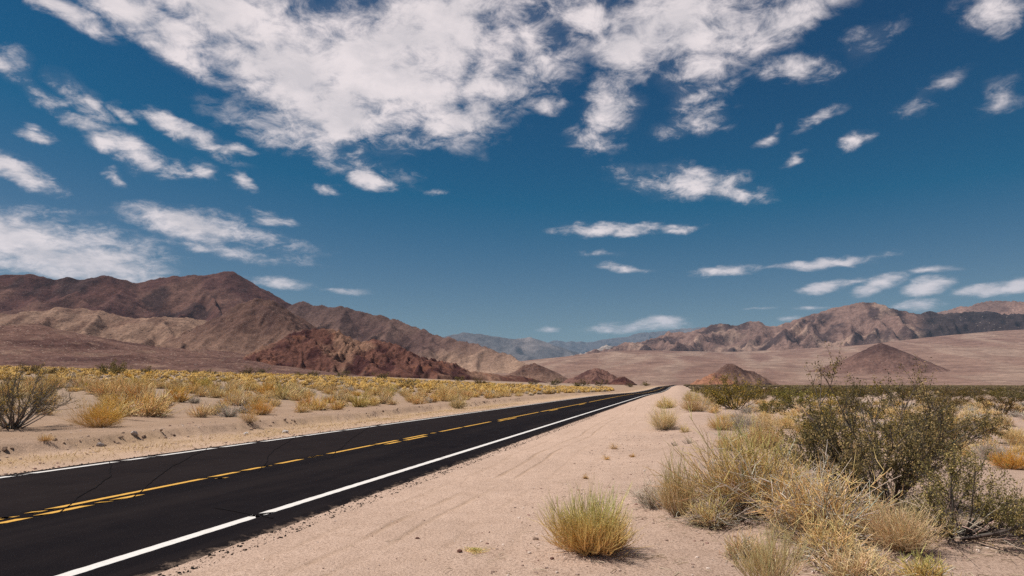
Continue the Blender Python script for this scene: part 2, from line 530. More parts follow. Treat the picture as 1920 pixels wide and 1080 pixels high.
def paint_material(name, colr, wear=0.5):
    m, T = new_mat(name)
    P = T.n('ShaderNodeNewGeometry').outputs['Position']
    f = T.noise(P, 60.0, 4, .7).outputs[0]
    g = T.noise(P, 3.0, 5, .7).outputs[0]
    c = T.mix(T.rng(g, 0.35, 0.75, 0, 0.25), colr, (colr[0] * .7, colr[1] * .66, colr[2] * .6, 1))
    c = T.mix(T.rng(f, 0.56, 0.70, 0, wear), c, (0.06, 0.05, 0.045, 1))
    w2 = T.noise(P, 14.0, 5, .75).outputs[0]
    c = T.mix(T.rng(w2, 0.60, 0.70, 0, wear * 1.6), c, (0.03, 0.025, 0.023, 1))
    finish(T, c, 0.7, None, 0.3)
    return m


M_ASPHALT = asphalt_material()
M_WHITE = paint_material('white_road_paint', (0.70, 0.67, 0.63, 1), .40)
M_YELLOW = paint_material('yellow_road_paint', (0.66, 0.36, 0.055, 1), .45)


def tar_material():
    m, T = new_mat('crack_tar')
    P = T.n('ShaderNodeNewGeometry').outputs['Position']
    f = T.noise(P, 12.0, 4, .7).outputs[0]
    finish(T, T.mix(f, (0.0075, 0.0060, 0.0068, 1), (0.0110, 0.0086, 0.0090, 1)), 0.9, None, 0.05)
    return m


M_TAR = tar_material()


# ------------------------------------------------------------------ ground sheet
def build_ground():
    az_f = np.radians(np.linspace(-58, 58, 640))
    az_b = np.radians(np.linspace(58, 302, 74))[1:-1]
    azs = np.concatenate([az_f, az_b, [az_f[0] + 2 * math.pi]])
    r1 = np.geomspace(1.2, 45, 260)
    r2 = np.geomspace(45, 600, 120)[1:]
    r3 = np.geomspace(600, 46000, 60)[1:]
    rs = np.concatenate([[0.02], r1, r2, r3])
    A, R = np.meshgrid(azs, rs, indexing='ij')
    X, Y = np.sin(A) * R, np.cos(A) * R
    Z = ground_z(X, Y)
    a = X * RN[0] + Y * RN[1]
    t = X * RD[0] + Y * RD[1]
    sand = np.array([0.56, 0.410, 0.322])
    c = np.ones(X.shape + (3,)) * sand
    n = fbm(X * .05, Y * .05, 4, 71)[..., None]
    n2 = fbm(X * .4, Y * .4, 4, 73)[..., None]

    def blend(c, col, f):
        f = np.clip(f, 0, 1)
        if f.ndim == 2:
            f = f[..., None]
        return c * (1 - f) + np.array(col) * f
    # left verge: straw-coloured litter, then browner soil
    c = blend(c, (0.48, 0.335, 0.205), sstep(a, EDGE_L - .5, EDGE_L + 1.5)[..., None] * (0.7 + .8 * n2))
    c = blend(c, (0.35, 0.245, 0.178), sstep(a, 16, 17.2) * .8)
    c = blend(c, (0.36, 0.27, 0.20), sstep(a, 20, 40) * .8)
    # right of the shoulder: greyer gravelly soil
    c = blend(c, (0.43, 0.315, 0.25), (1 - sstep(a, -1, 2.5)) * .7)
    c = blend(c, (0.355, 0.265, 0.205), sstep(-a, 8, 60)[..., None] * (0.7 + n))
    # far desert pavement
    rr = np.hypot(X, Y)
    c = blend(c, (0.235, 0.152, 0.125), sstep(rr, 300, 1100) * .85)
    gravel = np.clip(0.35 + 0.65 * (1 - sstep(a, 0.2, 3.0)) + 0.6 * sstep(a, EDGE_L, EDGE_L + 2), 0, 1)
    V = np.stack([X, Y, Z], -1).reshape(-1, 3)
    me = mesh_np('ground', V, grid_faces(*X.shape)[:, ::-1], c.reshape(-1, 3))
    ga = me.color_attributes.new('gravel', 'FLOAT_COLOR', 'POINT')
    gc = np.ones((len(V), 4), np.float32)
    gc[:, :3] = gravel.reshape(-1, 1)
    ga.data.foreach_set('color', gc.ravel())
    obj('ground', me, M_GROUND, kind='structure')


build_ground()


# ------------------------------------------------------------------ road
def road_xy(a, t):
    return np.stack([a * RN[0] + t * RD[0], a * RN[1] + t * RD[1]], -1)


def build_road():
    ts = [-14.0]
    while ts[-1] < 1500:
        ts.append(ts[-1] + max(0.05, 0.0045 * abs(ts[-1])))
    ts = np.array(ts)
    rag = lambda s, k: (0.09 * fbm(ts * 0.9, ts * 0 + s, 5, k, .65) + 0.10 * noise2(ts * 0.11, ts * 0 + s, k + 3))
    er = EDGE_R + rag(1.0, 91)
    elf = EDGE_L + rag(5.0, 97)
    inner = np.linspace(EDGE_R + .5, EDGE_L - .5, 7)
    As = np.concatenate([[er - .10], [er], [er + .12], np.repeat(inner[:, None], len(ts), 1), [elf - .12], [elf], [elf + .10]], 0)
    T = np.repeat(ts[None], len(As), 0)
    xy = road_xy(As, T)
    z = zroad(T)
    z[0] -= .055
    z[-1] -= .055
    z[1] -= .026 + .010 * fbm(ts * 3.1, ts * 0, 4, 5, .7)
    z[-2] -= .026 + .010 * fbm(ts * 3.1, ts * 0 + 7, 4, 5, .7)
    V = np.concatenate([xy, z[..., None]], -1).reshape(-1, 3)
    return obj('road', mesh_np('road', V, grid_faces(len(As), len(ts))[:, ::-1], smooth=False), M_ASPHALT, kind='structure')


ROAD = build_road()
RNG = np.random.default_rng(11)


def stripe(name, a0, w, t0, t1, mat, z=0.005, seed=0, slant0=0.0, slant1=0.0, rough=0.008):
    n = int(min(600, max(6, (t1 - t0) / max(0.05, 0.004 * t0))))
    ts = np.linspace(t0, t1, n)
    e1 = rough * noise2(ts * 6, ts * 0 + seed, 7)
    e2 = rough * noise2(ts * 6, ts * 0 + seed + 4, 9)
    lo = a0 - w / 2 + e1
    hi = a0 + w / 2 + e2
    s = np.linspace(0, 1, n)
    tl = ts + slant0 * (1 - s) * 0
    th = ts.copy()
    tl[0] += slant0
    th[-1] -= slant1
    top_l = np.concatenate([road_xy(lo, tl), (zroad(tl) + z)[:, None]], 1)
    top_h = np.concatenate([road_xy(hi, th), (zroad(th) + z)[:, None]], 1)
    V = np.concatenate([top_l, top_h])
    i = np.arange(n - 1)
    f = np.stack([i, i + 1, i + 1 + n, i + n], 1)
    # the painted film has a small thickness
    Vb = V.copy()
    Vb[:, 2] -= 0.004
    V = np.concatenate([V, Vb])
    m = 2 * n
    side1 = np.stack([i, i + m, i + 1 + m, i + 1], 1)
    side2 = np.stack([i + n, i + 1 + n, i + 1 + n + m, i + n + m], 1)
    return obj(name, mesh_np(name, V, [f, side1, side2], smooth=False), mat, ROAD)


def t_at(px, py):
    return at_of(flat(px, py))[1]


def line_t(a0, px):
    """distance along the road at which the line a0 crosses a photograph column"""
    lo, hi = 0.5, 3000.0
    f = lambda t: (lambda p: 960 + F * p[0] / (p[1] * math.cos(PITCH) - CAM_H * math.sin(PITCH)))(road_xy(np.array(a0), np.array(t)))
    for _ in range(60):
        mid = .5 * (lo + hi)
        if f(mid) < px:
            lo = mid
        else:
            hi = mid
    return lo


def stripes_px(name, a0, w, spans, mat, z=0.005):
    for k, (p0, p1, s0, s1) in enumerate(spans):
        stripe(name, a0, w, p0, p1, mat, z, k * 3.7, s0, s1)


def tp(a0, px):
    return line_t(a0, px)


# right edge line, broken where sealed cracks cross it
tr = [tp(A_R, x) for x in (470, 492)]
stripes_px('white_edge_line', A_R, .155, [(1.0, tr[0], 0, -.2), (tr[0] + .06, tr[1] - .02, .25, .1), (tr[1] + .02, tp(A_R, 829), .18, 0), (tp(A_R, 829) + .05, tp(A_R, 1085), 0, .1), (tp(A_R, 1085) + .1, 900, 0, 0)], M_WHITE)
xs = [-60, 24, 33, 41, 219, 275, 288, 404, 478, 566, 640, 705, 905, 1050]
segs = []
for i in range(len(xs) - 1):
    t0, t1 = tp(A_L, xs[i]), tp(A_L, xs[i + 1])
    g = min(0.12 + .1 * (i % 3), .2 * (t1 - t0))
    segs.append((t0 + g, t1, .15, .1))
segs.append((tp(A_L, 1050) + .3, 900, 0, 0))
stripes_px('white_edge_line', A_L, .15, segs, M_WHITE)
# solid yellow
ys = [(-200, 3), (5, 18), (50, 84), (88, 386), (392, 448), (453, 495), (497, 503), (517, 567), (581, 589), (595, 603), (614, 700), (702, 746), (757, 800), (808, 816), (824, 866), (869, 920), (934, 1010), (1014, 1100), (1104, 1190)]
stripes_px('yellow_centre_line', A_Y, .115, [(tp(A_Y, a), tp(A_Y, b), .2, .15) for a, b in ys] + [(tp(A_Y, 1192), 800, 0, 0)], M_YELLOW)
# broken yellow beside it
ys2 = [(-260, -40), (-25, 56), (66, 171), (181, 207), (210, 267), (410, 417), (722, 750), (758, 800), (934, 968), (1030, 1046), (1085, 1096)]
stripes_px('yellow_dash', A_Y2, .115, [(tp(A_Y2, a), tp(A_Y2, b), .22, .15) for a, b in ys2], M_YELLOW)


def crack(pts, w, seed, z=0.0085):
    """a hand-poured band of tar along a polyline of (a, t)"""
    pts = np.array(pts, float)
    seg = np.hypot(*np.diff(pts, axis=0).T)
    L = np.concatenate([[0], np.cumsum(seg)])
    s = np.arange(0, L[-1], 0.12)
    a = np.interp(s, L, pts[:, 0]) + .07 * fbm(s * .8, s * 0 + seed, 4, 3, .6)
    t = np.interp(s, L, pts[:, 1]) + .10 * fbm(s * .6, s * 0 + seed + 9, 4, 5, .6)
    p = np.stack([a, t], 1)
    tan = np.gradient(p, axis=0)
    tan /= np.linalg.norm(tan, axis=1)[:, None] + 1e-9
    nr = np.stack([-tan[:, 1], tan[:, 0]], 1)
    ww = w * (0.5 + .35 * fbm(s * 1.5, s * 0 + seed, 3, 8))
    l, r = p + nr * ww[:, None], p - nr * ww[:, None]
    q = np.concatenate([l, r])
    V = np.concatenate([road_xy(q[:, 0], q[:, 1]), (zroad(q[:, 1]) + z)[:, None]], 1)
    n = len(s)
    i = np.arange(n - 1)
    Vb = V.copy()
    Vb[:, 2] -= .006
    m = 2 * n
    f = np.stack([i, i + 1, i + 1 + n, i + n], 1)
    s1 = np.stack([i, i + m, i + 1 + m, i + 1], 1)
    s2 = np.stack([i + n, i + 1 + n, i + 1 + n + m, i + n + m], 1)
    obj('crack_seal', mesh_np('crack_seal', np.concatenate([V, Vb]), [f, s1, s2], smooth=False), M_TAR, ROAD)


for k, (px_l, px_y) in enumerate(((28, -25), (219, 60), (281, 176), (404, 208), (478, 389), (566, 450), (640, 507), (705, 592), (905, 752), (1050, 928))):
    tl, ty = tp(A_L, px_l), tp(A_Y, px_y)
    tm = .5 * (tl + ty)
    full = False
    pts = [(A_L + .2, tl), (.5 * (A_L + A_Y), tm + RNG.normal(0, .4)), (A_Y - .4, ty)]
    if full:
        pts += [(.5 * (A_R + A_Y), ty + RNG.normal(0, .8)), (A_R - .2, ty + RNG.normal(0, 1.2))]
    if k % 2:
        crack(pts, .016, k * 1.3)
tt = tp(A_R, 474)
crack([(A_R - .3, tt), (A_R + .3, tt + .2), (A_R + 1.0, tt + .5)], .03, 40)

# ------------------------------------------------------------------ hills and mountains
def ridge_height(X, Y, x0, y0, dx_, dy_, segs, out=None):
    """max over ridge segments (xa,ya,za, xb,yb,zb, wa,wb, p) of a tent of half-width w and profile exponent p"""
    H = np.zeros_like(X) if out is None else out
    nx, ny = X.shape
    for (xa, ya, za, xb, yb, zb, wa, wb, p) in segs:
        w = max(wa, wb) * 1.25
        i0 = max(0, int((min(xa, xb) - w - x0) / dx_))
        i1 = min(nx, int((max(xa, xb) + w - x0) / dx_) + 2)
        j0 = max(0, int((min(ya, yb) - w - y0) / dy_))
        j1 = min(ny, int((max(ya, yb) + w - y0) / dy_) + 2)
        if i0 >= i1 or j0 >= j1:
            continue
        x, y = X[i0:i1, j0:j1], Y[i0:i1, j0:j1]
        ex, ey = xb - xa, yb - ya
        L2 = ex * ex + ey * ey + 1e-9
        t = np.clip(((x - xa) * ex + (y - ya) * ey) / L2, 0, 1)
        d = np.hypot(x - xa - t * ex, y - ya - t * ey)
        ww = wa + (wb - wa) * t
        q = np.clip(1 - d / ww, 0, 1)
        z = (za + (zb - za) * t) * q ** p
        np.maximum(H[i0:i1, j0:j1], z, out=H[i0:i1, j0:j1])
    return H


def build_hill(name, label, crest, width, step, base=0.0, p=1.15, spurs=0, spur_w=.3, spur_len=1.0, main=.62, rough=.06, gully=.10, seed=1,
               color=None, mat=None, back=.7, front=1.15, warp=.12, sink=3.0, rock=0.0, rock_size=6.0, sub=2, crestnoise=1.0, S=1.0):
    """crest: (px, py, R) silhouette points; width: half-width of the hill's foot in metres"""
    rg = np.random.default_rng(seed)
    C = np.array([far(c[0], c[1], c[2] * S) for c in crest])
    step = step * S
    C[:, 2] = np.maximum(C[:, 2] - base, 1.0)
    ws = [w_ * S for w_ in (width if hasattr(width, '__len__') else [width] * len(C))]
    hmax = C[:, 2].max()
    segs = []
    for i in range(len(C) - 1):
        segs.append((*C[i], *C[i + 1], ws[i] * main, ws[i + 1] * main, p))
    if spurs:
        L = np.concatenate([[0], np.cumsum(np.hypot(*np.diff(C[:, :2], axis=0).T))])
        for s in (np.arange(spurs) + .5 + rg.uniform(-.35, .35, spurs)) / spurs * L[-1]:
            P0 = np.array([np.interp(s, L, C[:, k]) for k in range(3)])
            wloc = np.interp(s, L, ws)
            view = -P0[:2] / np.linalg.norm(P0[:2])
            for side in ((1, 1) if rg.random() < .0 else (1,)):
                ang_ = rg.normal(0, .42)
                dr = np.array([view[0] * math.cos(ang_) - view[1] * math.sin(ang_), view[0] * math.sin(ang_) + view[1] * math.cos(ang_)])
                Ls = wloc * spur_len * rg.uniform(.65, 1.1)
                n = 6
                cur = P0[:2].copy()
                zc = P0[2] * rg.uniform(.93, 1.0)
                prev = (cur[0], cur[1], zc)
                for k in range(1, n + 1):
                    f = k / n
                    a_ = rg.normal(0, .28)
                    dr = np.array([dr[0] * math.cos(a_) - dr[1] * math.sin(a_), dr[0] * math.sin(a_) + dr[1] * math.cos(a_)])
                    cur = cur + dr * Ls / n
                    z = P0[2] * (1 - f) ** rg.uniform(.85, 1.2) * rg.uniform(.9, 1.06)
                    z = min(z, prev[2] * .985)
                    wa = spur_w * wloc * (.35 + .65 * prev[2] / P0[2])
                    wb = spur_w * wloc * (.35 + .65 * z / P0[2])
                    segs.append((*prev, cur[0], cur[1], z, wa, wb, 1.05))
                    for sd in (-1, 1)[:sub]:
                        if z > .12 * P0[2]:
                            a2 = sd * rg.uniform(.6, 1.15)
                            d2 = np.array([dr[0] * math.cos(a2) - dr[1] * math.sin(a2), dr[0] * math.sin(a2) + dr[1] * math.cos(a2)])
                            l2 = wa * rg.uniform(.6, 1.1)
                            e = cur + d2 * l2
                            segs.append((cur[0], cur[1], z * .98, e[0], e[1], z * .98 * .42, wa * .45, wa * .22, 1.05))
                    prev = (cur[0], cur[1], z)
    wm = max(ws)
    cen = C[:, :2].mean(0)
    x0, x1 = C[:, 0].min() - wm * .9, C[:, 0].max() + wm * .9
    y0, y1 = C[:, 1].min() - wm * front, C[:, 1].max() + wm * back
    nx, ny = int((x1 - x0) / step) + 2, int((y1 - y0) / step) + 2
    gx = x0 + np.arange(nx) * step
    gy = y0 + np.arange(ny) * step
    X, Y = np.meshgrid(gx, gy, indexing='ij')
    s1 = wm * .55
    WX = X + warp * wm * .5 * fbm(X / s1, Y / s1, 4, seed + 3) * crestnoise
    WY = Y + warp * wm * .5 * fbm(X / s1, Y / s1, 4, seed + 5) * crestnoise
    H = ridge_height(WX, WY, x0, y0, step, step, segs)
    rel = np.clip(H / hmax, 0, 1)
    env = np.clip(rel * 4, 0, 1)
    s2 = wm * .22
    H = H + hmax * gully * env * (ridged(X / s2, Y / s2, 4, seed + 9) - .25) * np.clip(1.15 - rel, .25, 1)
    s3 = wm * .06
    H = H + hmax * rough * env * fbm(X / s3, Y / s3, 5, seed + 13, .6)
    if rock:
        e = np.clip(rel * 3, 0, 1)
        bl = np.abs(noise2(X / rock_size, Y / rock_size, seed + 19)) + .5 * np.abs(noise2(X / rock_size * 2.3, Y / rock_size * 2.3, seed + 23))
        mask = sstep(fbm(X / (rock_size * 9), Y / (rock_size * 9), 3, seed + 29), -.25, .25)
        H = H + rock * e * (bl - .2) * (.35 + mask)
    gr = ground_z(X, Y, False)
    Z = base + H - sink * (1 - sstep(H, 0, .05 * hmax))
    Z = np.where(H <= 0.001 * hmax, np.minimum(gr - sink, base - sink), Z)
    f = grid_faces(nx, ny)
    keep = (Z.ravel()[f] > (gr.ravel()[f] - sink * .9)).any(1)
    f = f[keep]
    # surface gradient for geology that follows the slope
    gxz, gyz = np.gradient(Z, step, step)
    slope = np.hypot(gxz, gyz)
    c = color(X, Y, Z, rel, slope)
    used = np.unique(f)
    remap = np.full(nx * ny, -1)
    remap[used] = np.arange(len(used))
    V = np.stack([X, Y, Z], -1).reshape(-1, 3)[used]
    me = mesh_np(name, V, remap[f], c.reshape(-1, 3)[used])
    o = obj(name, me, mat, kind='structure')
    if label:
        o['label'] = label
    return o


def blendc(c, col, f):
    f = np.clip(f, 0, 1)[..., None]
    return c * (1 - f) + np.array(col) * f


def base_col(X, col):
    return np.ones(X.shape + (3,)) * np.array(col)


M_HILL_NEAR = hill_material('rocky_slope_near', 14.0, .95, (0.40, 0.30, 0.24, 1), (0.035, 0.024, 0.022, 1), 1.0, .8)
M_RED = hill_material('red_boulder_slope', 9.0, .9, (0.25, 0.13, 0.095, 1), (0.022, 0.013, 0.014, 1), 1.0, .7)
M_HILL_MID = hill_material('rocky_slope_mid', 40.0, .5, (0.27, 0.20, 0.16, 1), (0.05, 0.036, 0.032, 1), 1.0)
M_HILL_FAR = hill_material('rocky_slope_far', 130.0, .22, (0.30, 0.24, 0.20, 1), (0.06, 0.048, 0.046, 1), 1.0)
M_FAN = hill_material('desert_pavement', 90.0, .8, (0.30, 0.225, 0.185, 1), (0.10, 0.075, 0.06, 1), .55, 2.6)


def col_left(X, Y, Z, rel, slope):
    c = base_col(X, (0.108, 0.054, 0.047))
    n = fbm(X / 260, Y / 260, 5, 201)
    c = blendc(c, (0.168, 0.094, 0.072), sstep(n, .0, .35))
    c = blendc(c, (0.135, 0.066, 0.052), sstep(fbm(X / 150, Y / 150, 4, 207), .1, .45) * .8)
    c = blendc(c, (0.058, 0.034, 0.032), sstep(fbm(X / 120, Y / 170, 5, 205), .08, .32) * .9)
    c = blendc(c, (0.20, 0.128, 0.098), (1 - sstep(rel, .08, .32)) * .75)
    return c * np.array([.86, .86, .91])


def col_ridge(X, Y, Z, rel, slope):
    c = base_col(X, (0.140, 0.088, 0.074))
    n = fbm(X / 200, Y / 200, 5, 211)
    c = blendc(c, (0.100, 0.060, 0.054), sstep(n, -.1, .3))
    c = blendc(c, (0.072, 0.044, 0.042), sstep(rel, .55, .9) * .6)
    c = blendc(c, (0.31, 0.21, 0.155), (1 - sstep(rel + .12 * n, .10, .34)))
    return c


def col_pale(X, Y, Z, rel, slope):
    c = base_col(X, (0.225, 0.138, 0.105))
    c = blendc(c, (0.16, 0.09, 0.07), sstep(fbm(X / 130, Y / 130, 5, 221), .0, .3) * .85)
    c = blendc(c, (0.35, 0.232, 0.172), sstep(ridged(X / 60, Y / 90, 4, 223), .25, .6) * .7)
    return c * .80


def col_cone(X, Y, Z, rel, slope):
    c = base_col(X, (0.185, 0.114, 0.087))
    c = blendc(c, (0.115, 0.066, 0.053), sstep(rel, .3, .65))
    c = blendc(c, (0.10, 0.058, 0.05), sstep(fbm(X / 40, Y / 40, 4, 231), .05, .35) * sstep(rel, .35, .6))
    return c


def col_red(X, Y, Z, rel, slope):
    c = base_col(X, (0.135, 0.064, 0.05))
    c = blendc(c, (0.055, 0.023, 0.024), sstep(fbm(X / 28, Y / 28, 4, 241), -.08, .18) * .92)
    c = blendc(c, (0.25, 0.15, 0.105), sstep(fbm(X / 60, Y / 60, 4, 243), .02, .28) * .85)
    c = blendc(c, (0.19, 0.085, 0.055), sstep(fbm(X / 15, Y / 15, 3, 247), .2, .45) * .7)
    return c


def col_low(X, Y, Z, rel, slope):
    c = base_col(X, (0.148, 0.086, 0.072))
    c = blendc(c, (0.095, 0.052, 0.047), sstep(fbm(X / 60, Y / 60, 4, 251), .0, .3))
    c = blendc(c, (0.23, 0.15, 0.115), sstep(fbm(X / 18, Y / 30, 4, 253), .12, .38) * .7)
    return c


def col_fan(X, Y, Z, rel, slope):
    c = base_col(X, (0.262, 0.166, 0.136))
    n = fbm(X / 420, Y / 1400, 5, 261)
    c = blendc(c, (0.215, 0.128, 0.107), sstep(n, -.05, .35) * .8)
    u = X - .35 * Y
    c = c * np.array([.93, .95, .93])
    c = blendc(c, (0.31, 0.225, 0.18), sstep(ridged(u / 260 + .5 * n, Y / 2600, 4, 263), .42, .75) * .75)
    c = blendc(c, (0.19, 0.115, 0.098), sstep(fbm(u / 60, Y / 700, 4, 265), .1, .4) * .55)
    return c


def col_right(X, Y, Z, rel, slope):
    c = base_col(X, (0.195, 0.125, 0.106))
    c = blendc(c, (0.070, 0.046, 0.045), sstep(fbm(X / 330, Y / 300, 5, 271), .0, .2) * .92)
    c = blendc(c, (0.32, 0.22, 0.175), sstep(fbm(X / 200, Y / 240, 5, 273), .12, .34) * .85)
    # cloud shadow over the eastern shoulder, painted into the rock colour
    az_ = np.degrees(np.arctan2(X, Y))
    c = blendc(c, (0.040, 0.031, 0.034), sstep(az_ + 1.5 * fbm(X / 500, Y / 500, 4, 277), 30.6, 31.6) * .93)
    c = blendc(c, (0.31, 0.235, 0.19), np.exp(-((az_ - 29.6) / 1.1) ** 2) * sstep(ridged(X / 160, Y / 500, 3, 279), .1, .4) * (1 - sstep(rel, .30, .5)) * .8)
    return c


def col_pink(X, Y, Z, rel, slope):
    c = base_col(X, (0.26, 0.165, 0.135))
    c = blendc(c, (0.175, 0.115, 0.10), sstep(fbm(X / 500, Y / 500, 5, 281), .0, .3))
    return c


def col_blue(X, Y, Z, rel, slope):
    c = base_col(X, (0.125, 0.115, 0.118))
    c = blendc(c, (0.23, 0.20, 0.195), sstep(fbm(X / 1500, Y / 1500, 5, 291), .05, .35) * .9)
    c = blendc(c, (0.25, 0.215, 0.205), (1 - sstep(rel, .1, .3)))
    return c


def col_dark(X, Y, Z, rel, slope):
    c = base_col(X, (0.235, 0.150, 0.122))
    n = fbm(X / 70, Y / 70, 4, 299)
    c = blendc(c, (0.165, 0.098, 0.082), sstep(rel + .25 * n, .15, .4))
    c = blendc(c, (0.080, 0.046, 0.042), sstep(rel + .2 * n, .5, .85))
    return c


def col_orange(X, Y, Z, rel, slope):
    c = base_col(X, (0.29, 0.145, 0.092))
    c = blendc(c, (0.16, 0.085, 0.065), sstep(fbm(X / 14, Y / 14, 4, 295), .05, .3))
    return c


build_hill('mountain', 'dark brown mountain range above the left side of the road', [(-330, 545, 2700), (-200, 528, 2700), (-80, 520, 2650), (0, 517, 2600), (50, 516, 2600), (110, 524, 2600), (132, 520, 2600), (158, 529, 2600), (190, 520, 2550), (215, 519, 2550), (262, 533, 2600), (300, 521, 2600), (330, 516, 2600),
           (375, 517, 2600), (400, 510, 2600), (418, 508, 2600), (436, 510, 2600), (452, 517, 2620), (482, 533, 2650), (520, 557, 2650), (560, 590, 2700)], 900, 5.2, base=14, p=1.1, spurs=11, spur_w=.5,
           rough=.03, gully=.05, seed=3, color=col_left, mat=M_HILL_MID, warp=.10, back=.25, front=.95)
build_hill('mountain', 'long brown ridge sinking towards the road behind the red hill', [(520, 585, 2500), (545, 572, 2480), (568, 563, 2450), (595, 574, 2420), (640, 574, 2350), (690, 587, 2300), (730, 597, 2250), (775, 613, 2200), (830, 631, 2100), (890, 649, 2000), (940, 663, 1900), (985, 684, 1820), (1020, 698, 1750), (1050, 710, 1700)],
           [620, 600, 600, 560, 540, 500, 470, 440, 400, 340, 290, 230, 180, 140], 4.6, base=10, p=1.2, spurs=10, spur_w=.46, rough=.035, gully=.055, seed=8, color=col_ridge, mat=M_HILL_MID, warp=.08, back=.3)
build_hill('hill', 'pale beige badland hills below the dark mountain', [(-180, 600, 1750), (-60, 592, 1750), (40, 588, 1700), (110, 577, 1700), (160, 579, 1700), (230, 592, 1650), (290, 594, 1600), (350, 598, 1600), (395, 606, 1600), (440, 628, 1600)], 480, 4.0, base=13, p=1.25, spurs=14, spur_w=.24,
           rough=.05, gully=.14, seed=14, color=col_pale, mat=M_HILL_MID, warp=.12, back=.3)
build_hill('hill', 'brown conical hill with a rocky top behind the red hill', [(300, 655, 1250), (360, 630, 1270), (410, 597, 1290), (452, 570, 1300), (480, 562, 1300), (505, 562, 1300), (528, 572, 1310), (560, 600, 1330), (600, 630, 1350), (660, 660, 1350)], [150, 190, 260, 330, 350, 350, 330, 270, 200, 150], 2.6, base=12, p=1.15, spurs=8, spur_w=.3,
           rough=.05, gully=.07, seed=22, color=col_cone, mat=M_HILL_NEAR, warp=.10, rock=4.0, rock_size=14, back=.5)
build_hill('hill', 'dark red boulder hill beside the yellow scrub', [(440, 690, 560), (490, 664, 585), (530, 634, 610), (560, 622, 630), (600, 617, 640), (635, 622, 640), (662, 637, 640), (682, 643, 640), (702, 638, 640), (735, 645, 640), (762, 662, 650), (800, 677, 660), (845, 685, 680), (880, 698, 700), (930, 703, 720), (985, 707, 740), (1012, 715, 740)],
           [50, 66, 88, 100, 104, 104, 96, 92, 92, 88, 76, 60, 50, 40, 32, 26, 18], 1.05, base=6.5, p=1.05, spurs=13, spur_w=.34, rough=.06, gully=.10, seed=31, color=col_red, mat=M_RED, warp=.12, rock=3.4, rock_size=5.0, back=.5)
build_hill('hill', 'low mauve-brown stony slope at the left edge', [(-330, 600, 620), (-160, 606, 600), (-60, 610, 590), (0, 616, 580), (28, 611, 580), (55, 607, 580), (78, 616, 580), (120, 629, 580), (200, 645, 590), (300, 653, 600), (400, 657, 620), (470, 663, 640), (530, 676, 660), (590, 694, 660)], [300, 300, 300, 290, 290, 290, 280, 260, 240, 210, 180, 150, 120, 80], 2.0, base=4.0, p=1.6, spurs=7,
           spur_w=.22, rough=.035, gully=.05, seed=37, color=col_low, mat=M_HILL_NEAR, warp=.08, main=1.0, rock=1.2, rock_size=6, back=.4)
# the great alluvial fan on the right
build_hill('alluvial_fan', 'broad mauve gravel fan rising to the right mountains', [(960, 712, 2600), (1010, 684, 3000), (1080, 670, 3500), (1170, 657, 4200), (1250, 657, 5000), (1350, 660, 5200), (1450, 657, 5300), (1550, 652, 5400), (1650, 645, 5500), (1750, 632, 5600), (1850, 622, 5800), (1960, 615, 6000), (2150, 606, 6200), (2500, 596, 6500)],
           [1200, 1700, 2300, 3000, 3700, 3900, 4000, 4100, 4200, 4300, 4500, 4700, 4900, 5000], 24.0, base=-2, p=1.5, main=.92, rough=.007, gully=.022, seed=41, S=.76, color=col_fan, mat=M_FAN, warp=.03, back=.5, front=1.0, sink=3)
build_hill('hill', 'dark pointed cone standing alone on the gravel fan', [(1520, 694, 2550), (1565, 682, 2580), (1603, 667, 2600), (1634, 650, 2620), (1650, 643, 2620), (1664, 647, 2620), (1690, 658, 2640), (1716, 669, 2680), (1728, 676, 2700)], [110, 150, 205, 275, 300, 285, 230, 170, 120], 3.4, base=0, p=1.02, spurs=5, spur_w=.3, rough=.03, gully=.06, S=.8, seed=43, color=col_dark, mat=M_HILL_MID, warp=.05, sink=8, main=.9, crestnoise=.5)
build_hill('hill', 'small brown hill behind the orange outcrop', [(1325, 716, 1150), (1348, 695, 1150), (1362, 682, 1150), (1376, 683, 1150), (1394, 693, 1160), (1412, 697, 1180), (1432, 708, 1200)], [32, 54, 66, 62, 52, 46, 28], 1.8, base=0, p=1.1, spurs=5, spur_w=.35, rough=.05, gully=.08, seed=47, color=col_cone, mat=M_HILL_NEAR, warp=.08, rock=2, rock_size=7, sink=8)
build_hill('hill', 'orange rock outcrop just beyond the road end', [(1303, 720, 760), (1318, 710, 760), (1335, 701, 760), (1346, 699, 760), (1354, 705, 765), (1362, 716, 770)], [16, 26, 34, 36, 28, 14], .7, base=0, p=1.0, spurs=4, spur_w=.4, rough=.06, gully=.08, seed=49, color=col_orange, mat=M_RED, warp=.1, rock=1.6, rock_size=4, sink=5)
build_hill('hill', 'long low dark hill at the far end of the road', [(1212, 716, 1700), (1228, 707, 1700), (1243, 703, 1700), (1262, 706, 1720), (1282, 705, 1740), (1300, 714, 1760)], [60, 80, 90, 80, 80, 50], 2.8, base=0, p=1.2, spurs=4, spur_w=.3, rough=.04, gully=.07, seed=51, color=col_dark, mat=M_HILL_NEAR, warp=.06, sink=30)
build_hill('hill', 'low grey hill right of the orange outcrop', [(1400, 712, 1900), (1425, 702, 1900), (1450, 699, 1900), (1475, 703, 1900), (1500, 712, 1900)], [70, 90, 95, 90, 60], 3.0, base=0, p=1.2, spurs=0, rough=.04, gully=.07, seed=53, color=lambda X, Y, Z, r, s: base_col(X, (0.15, 0.115, 0.095)), mat=M_HILL_NEAR, warp=.06, sink=40, main=1)
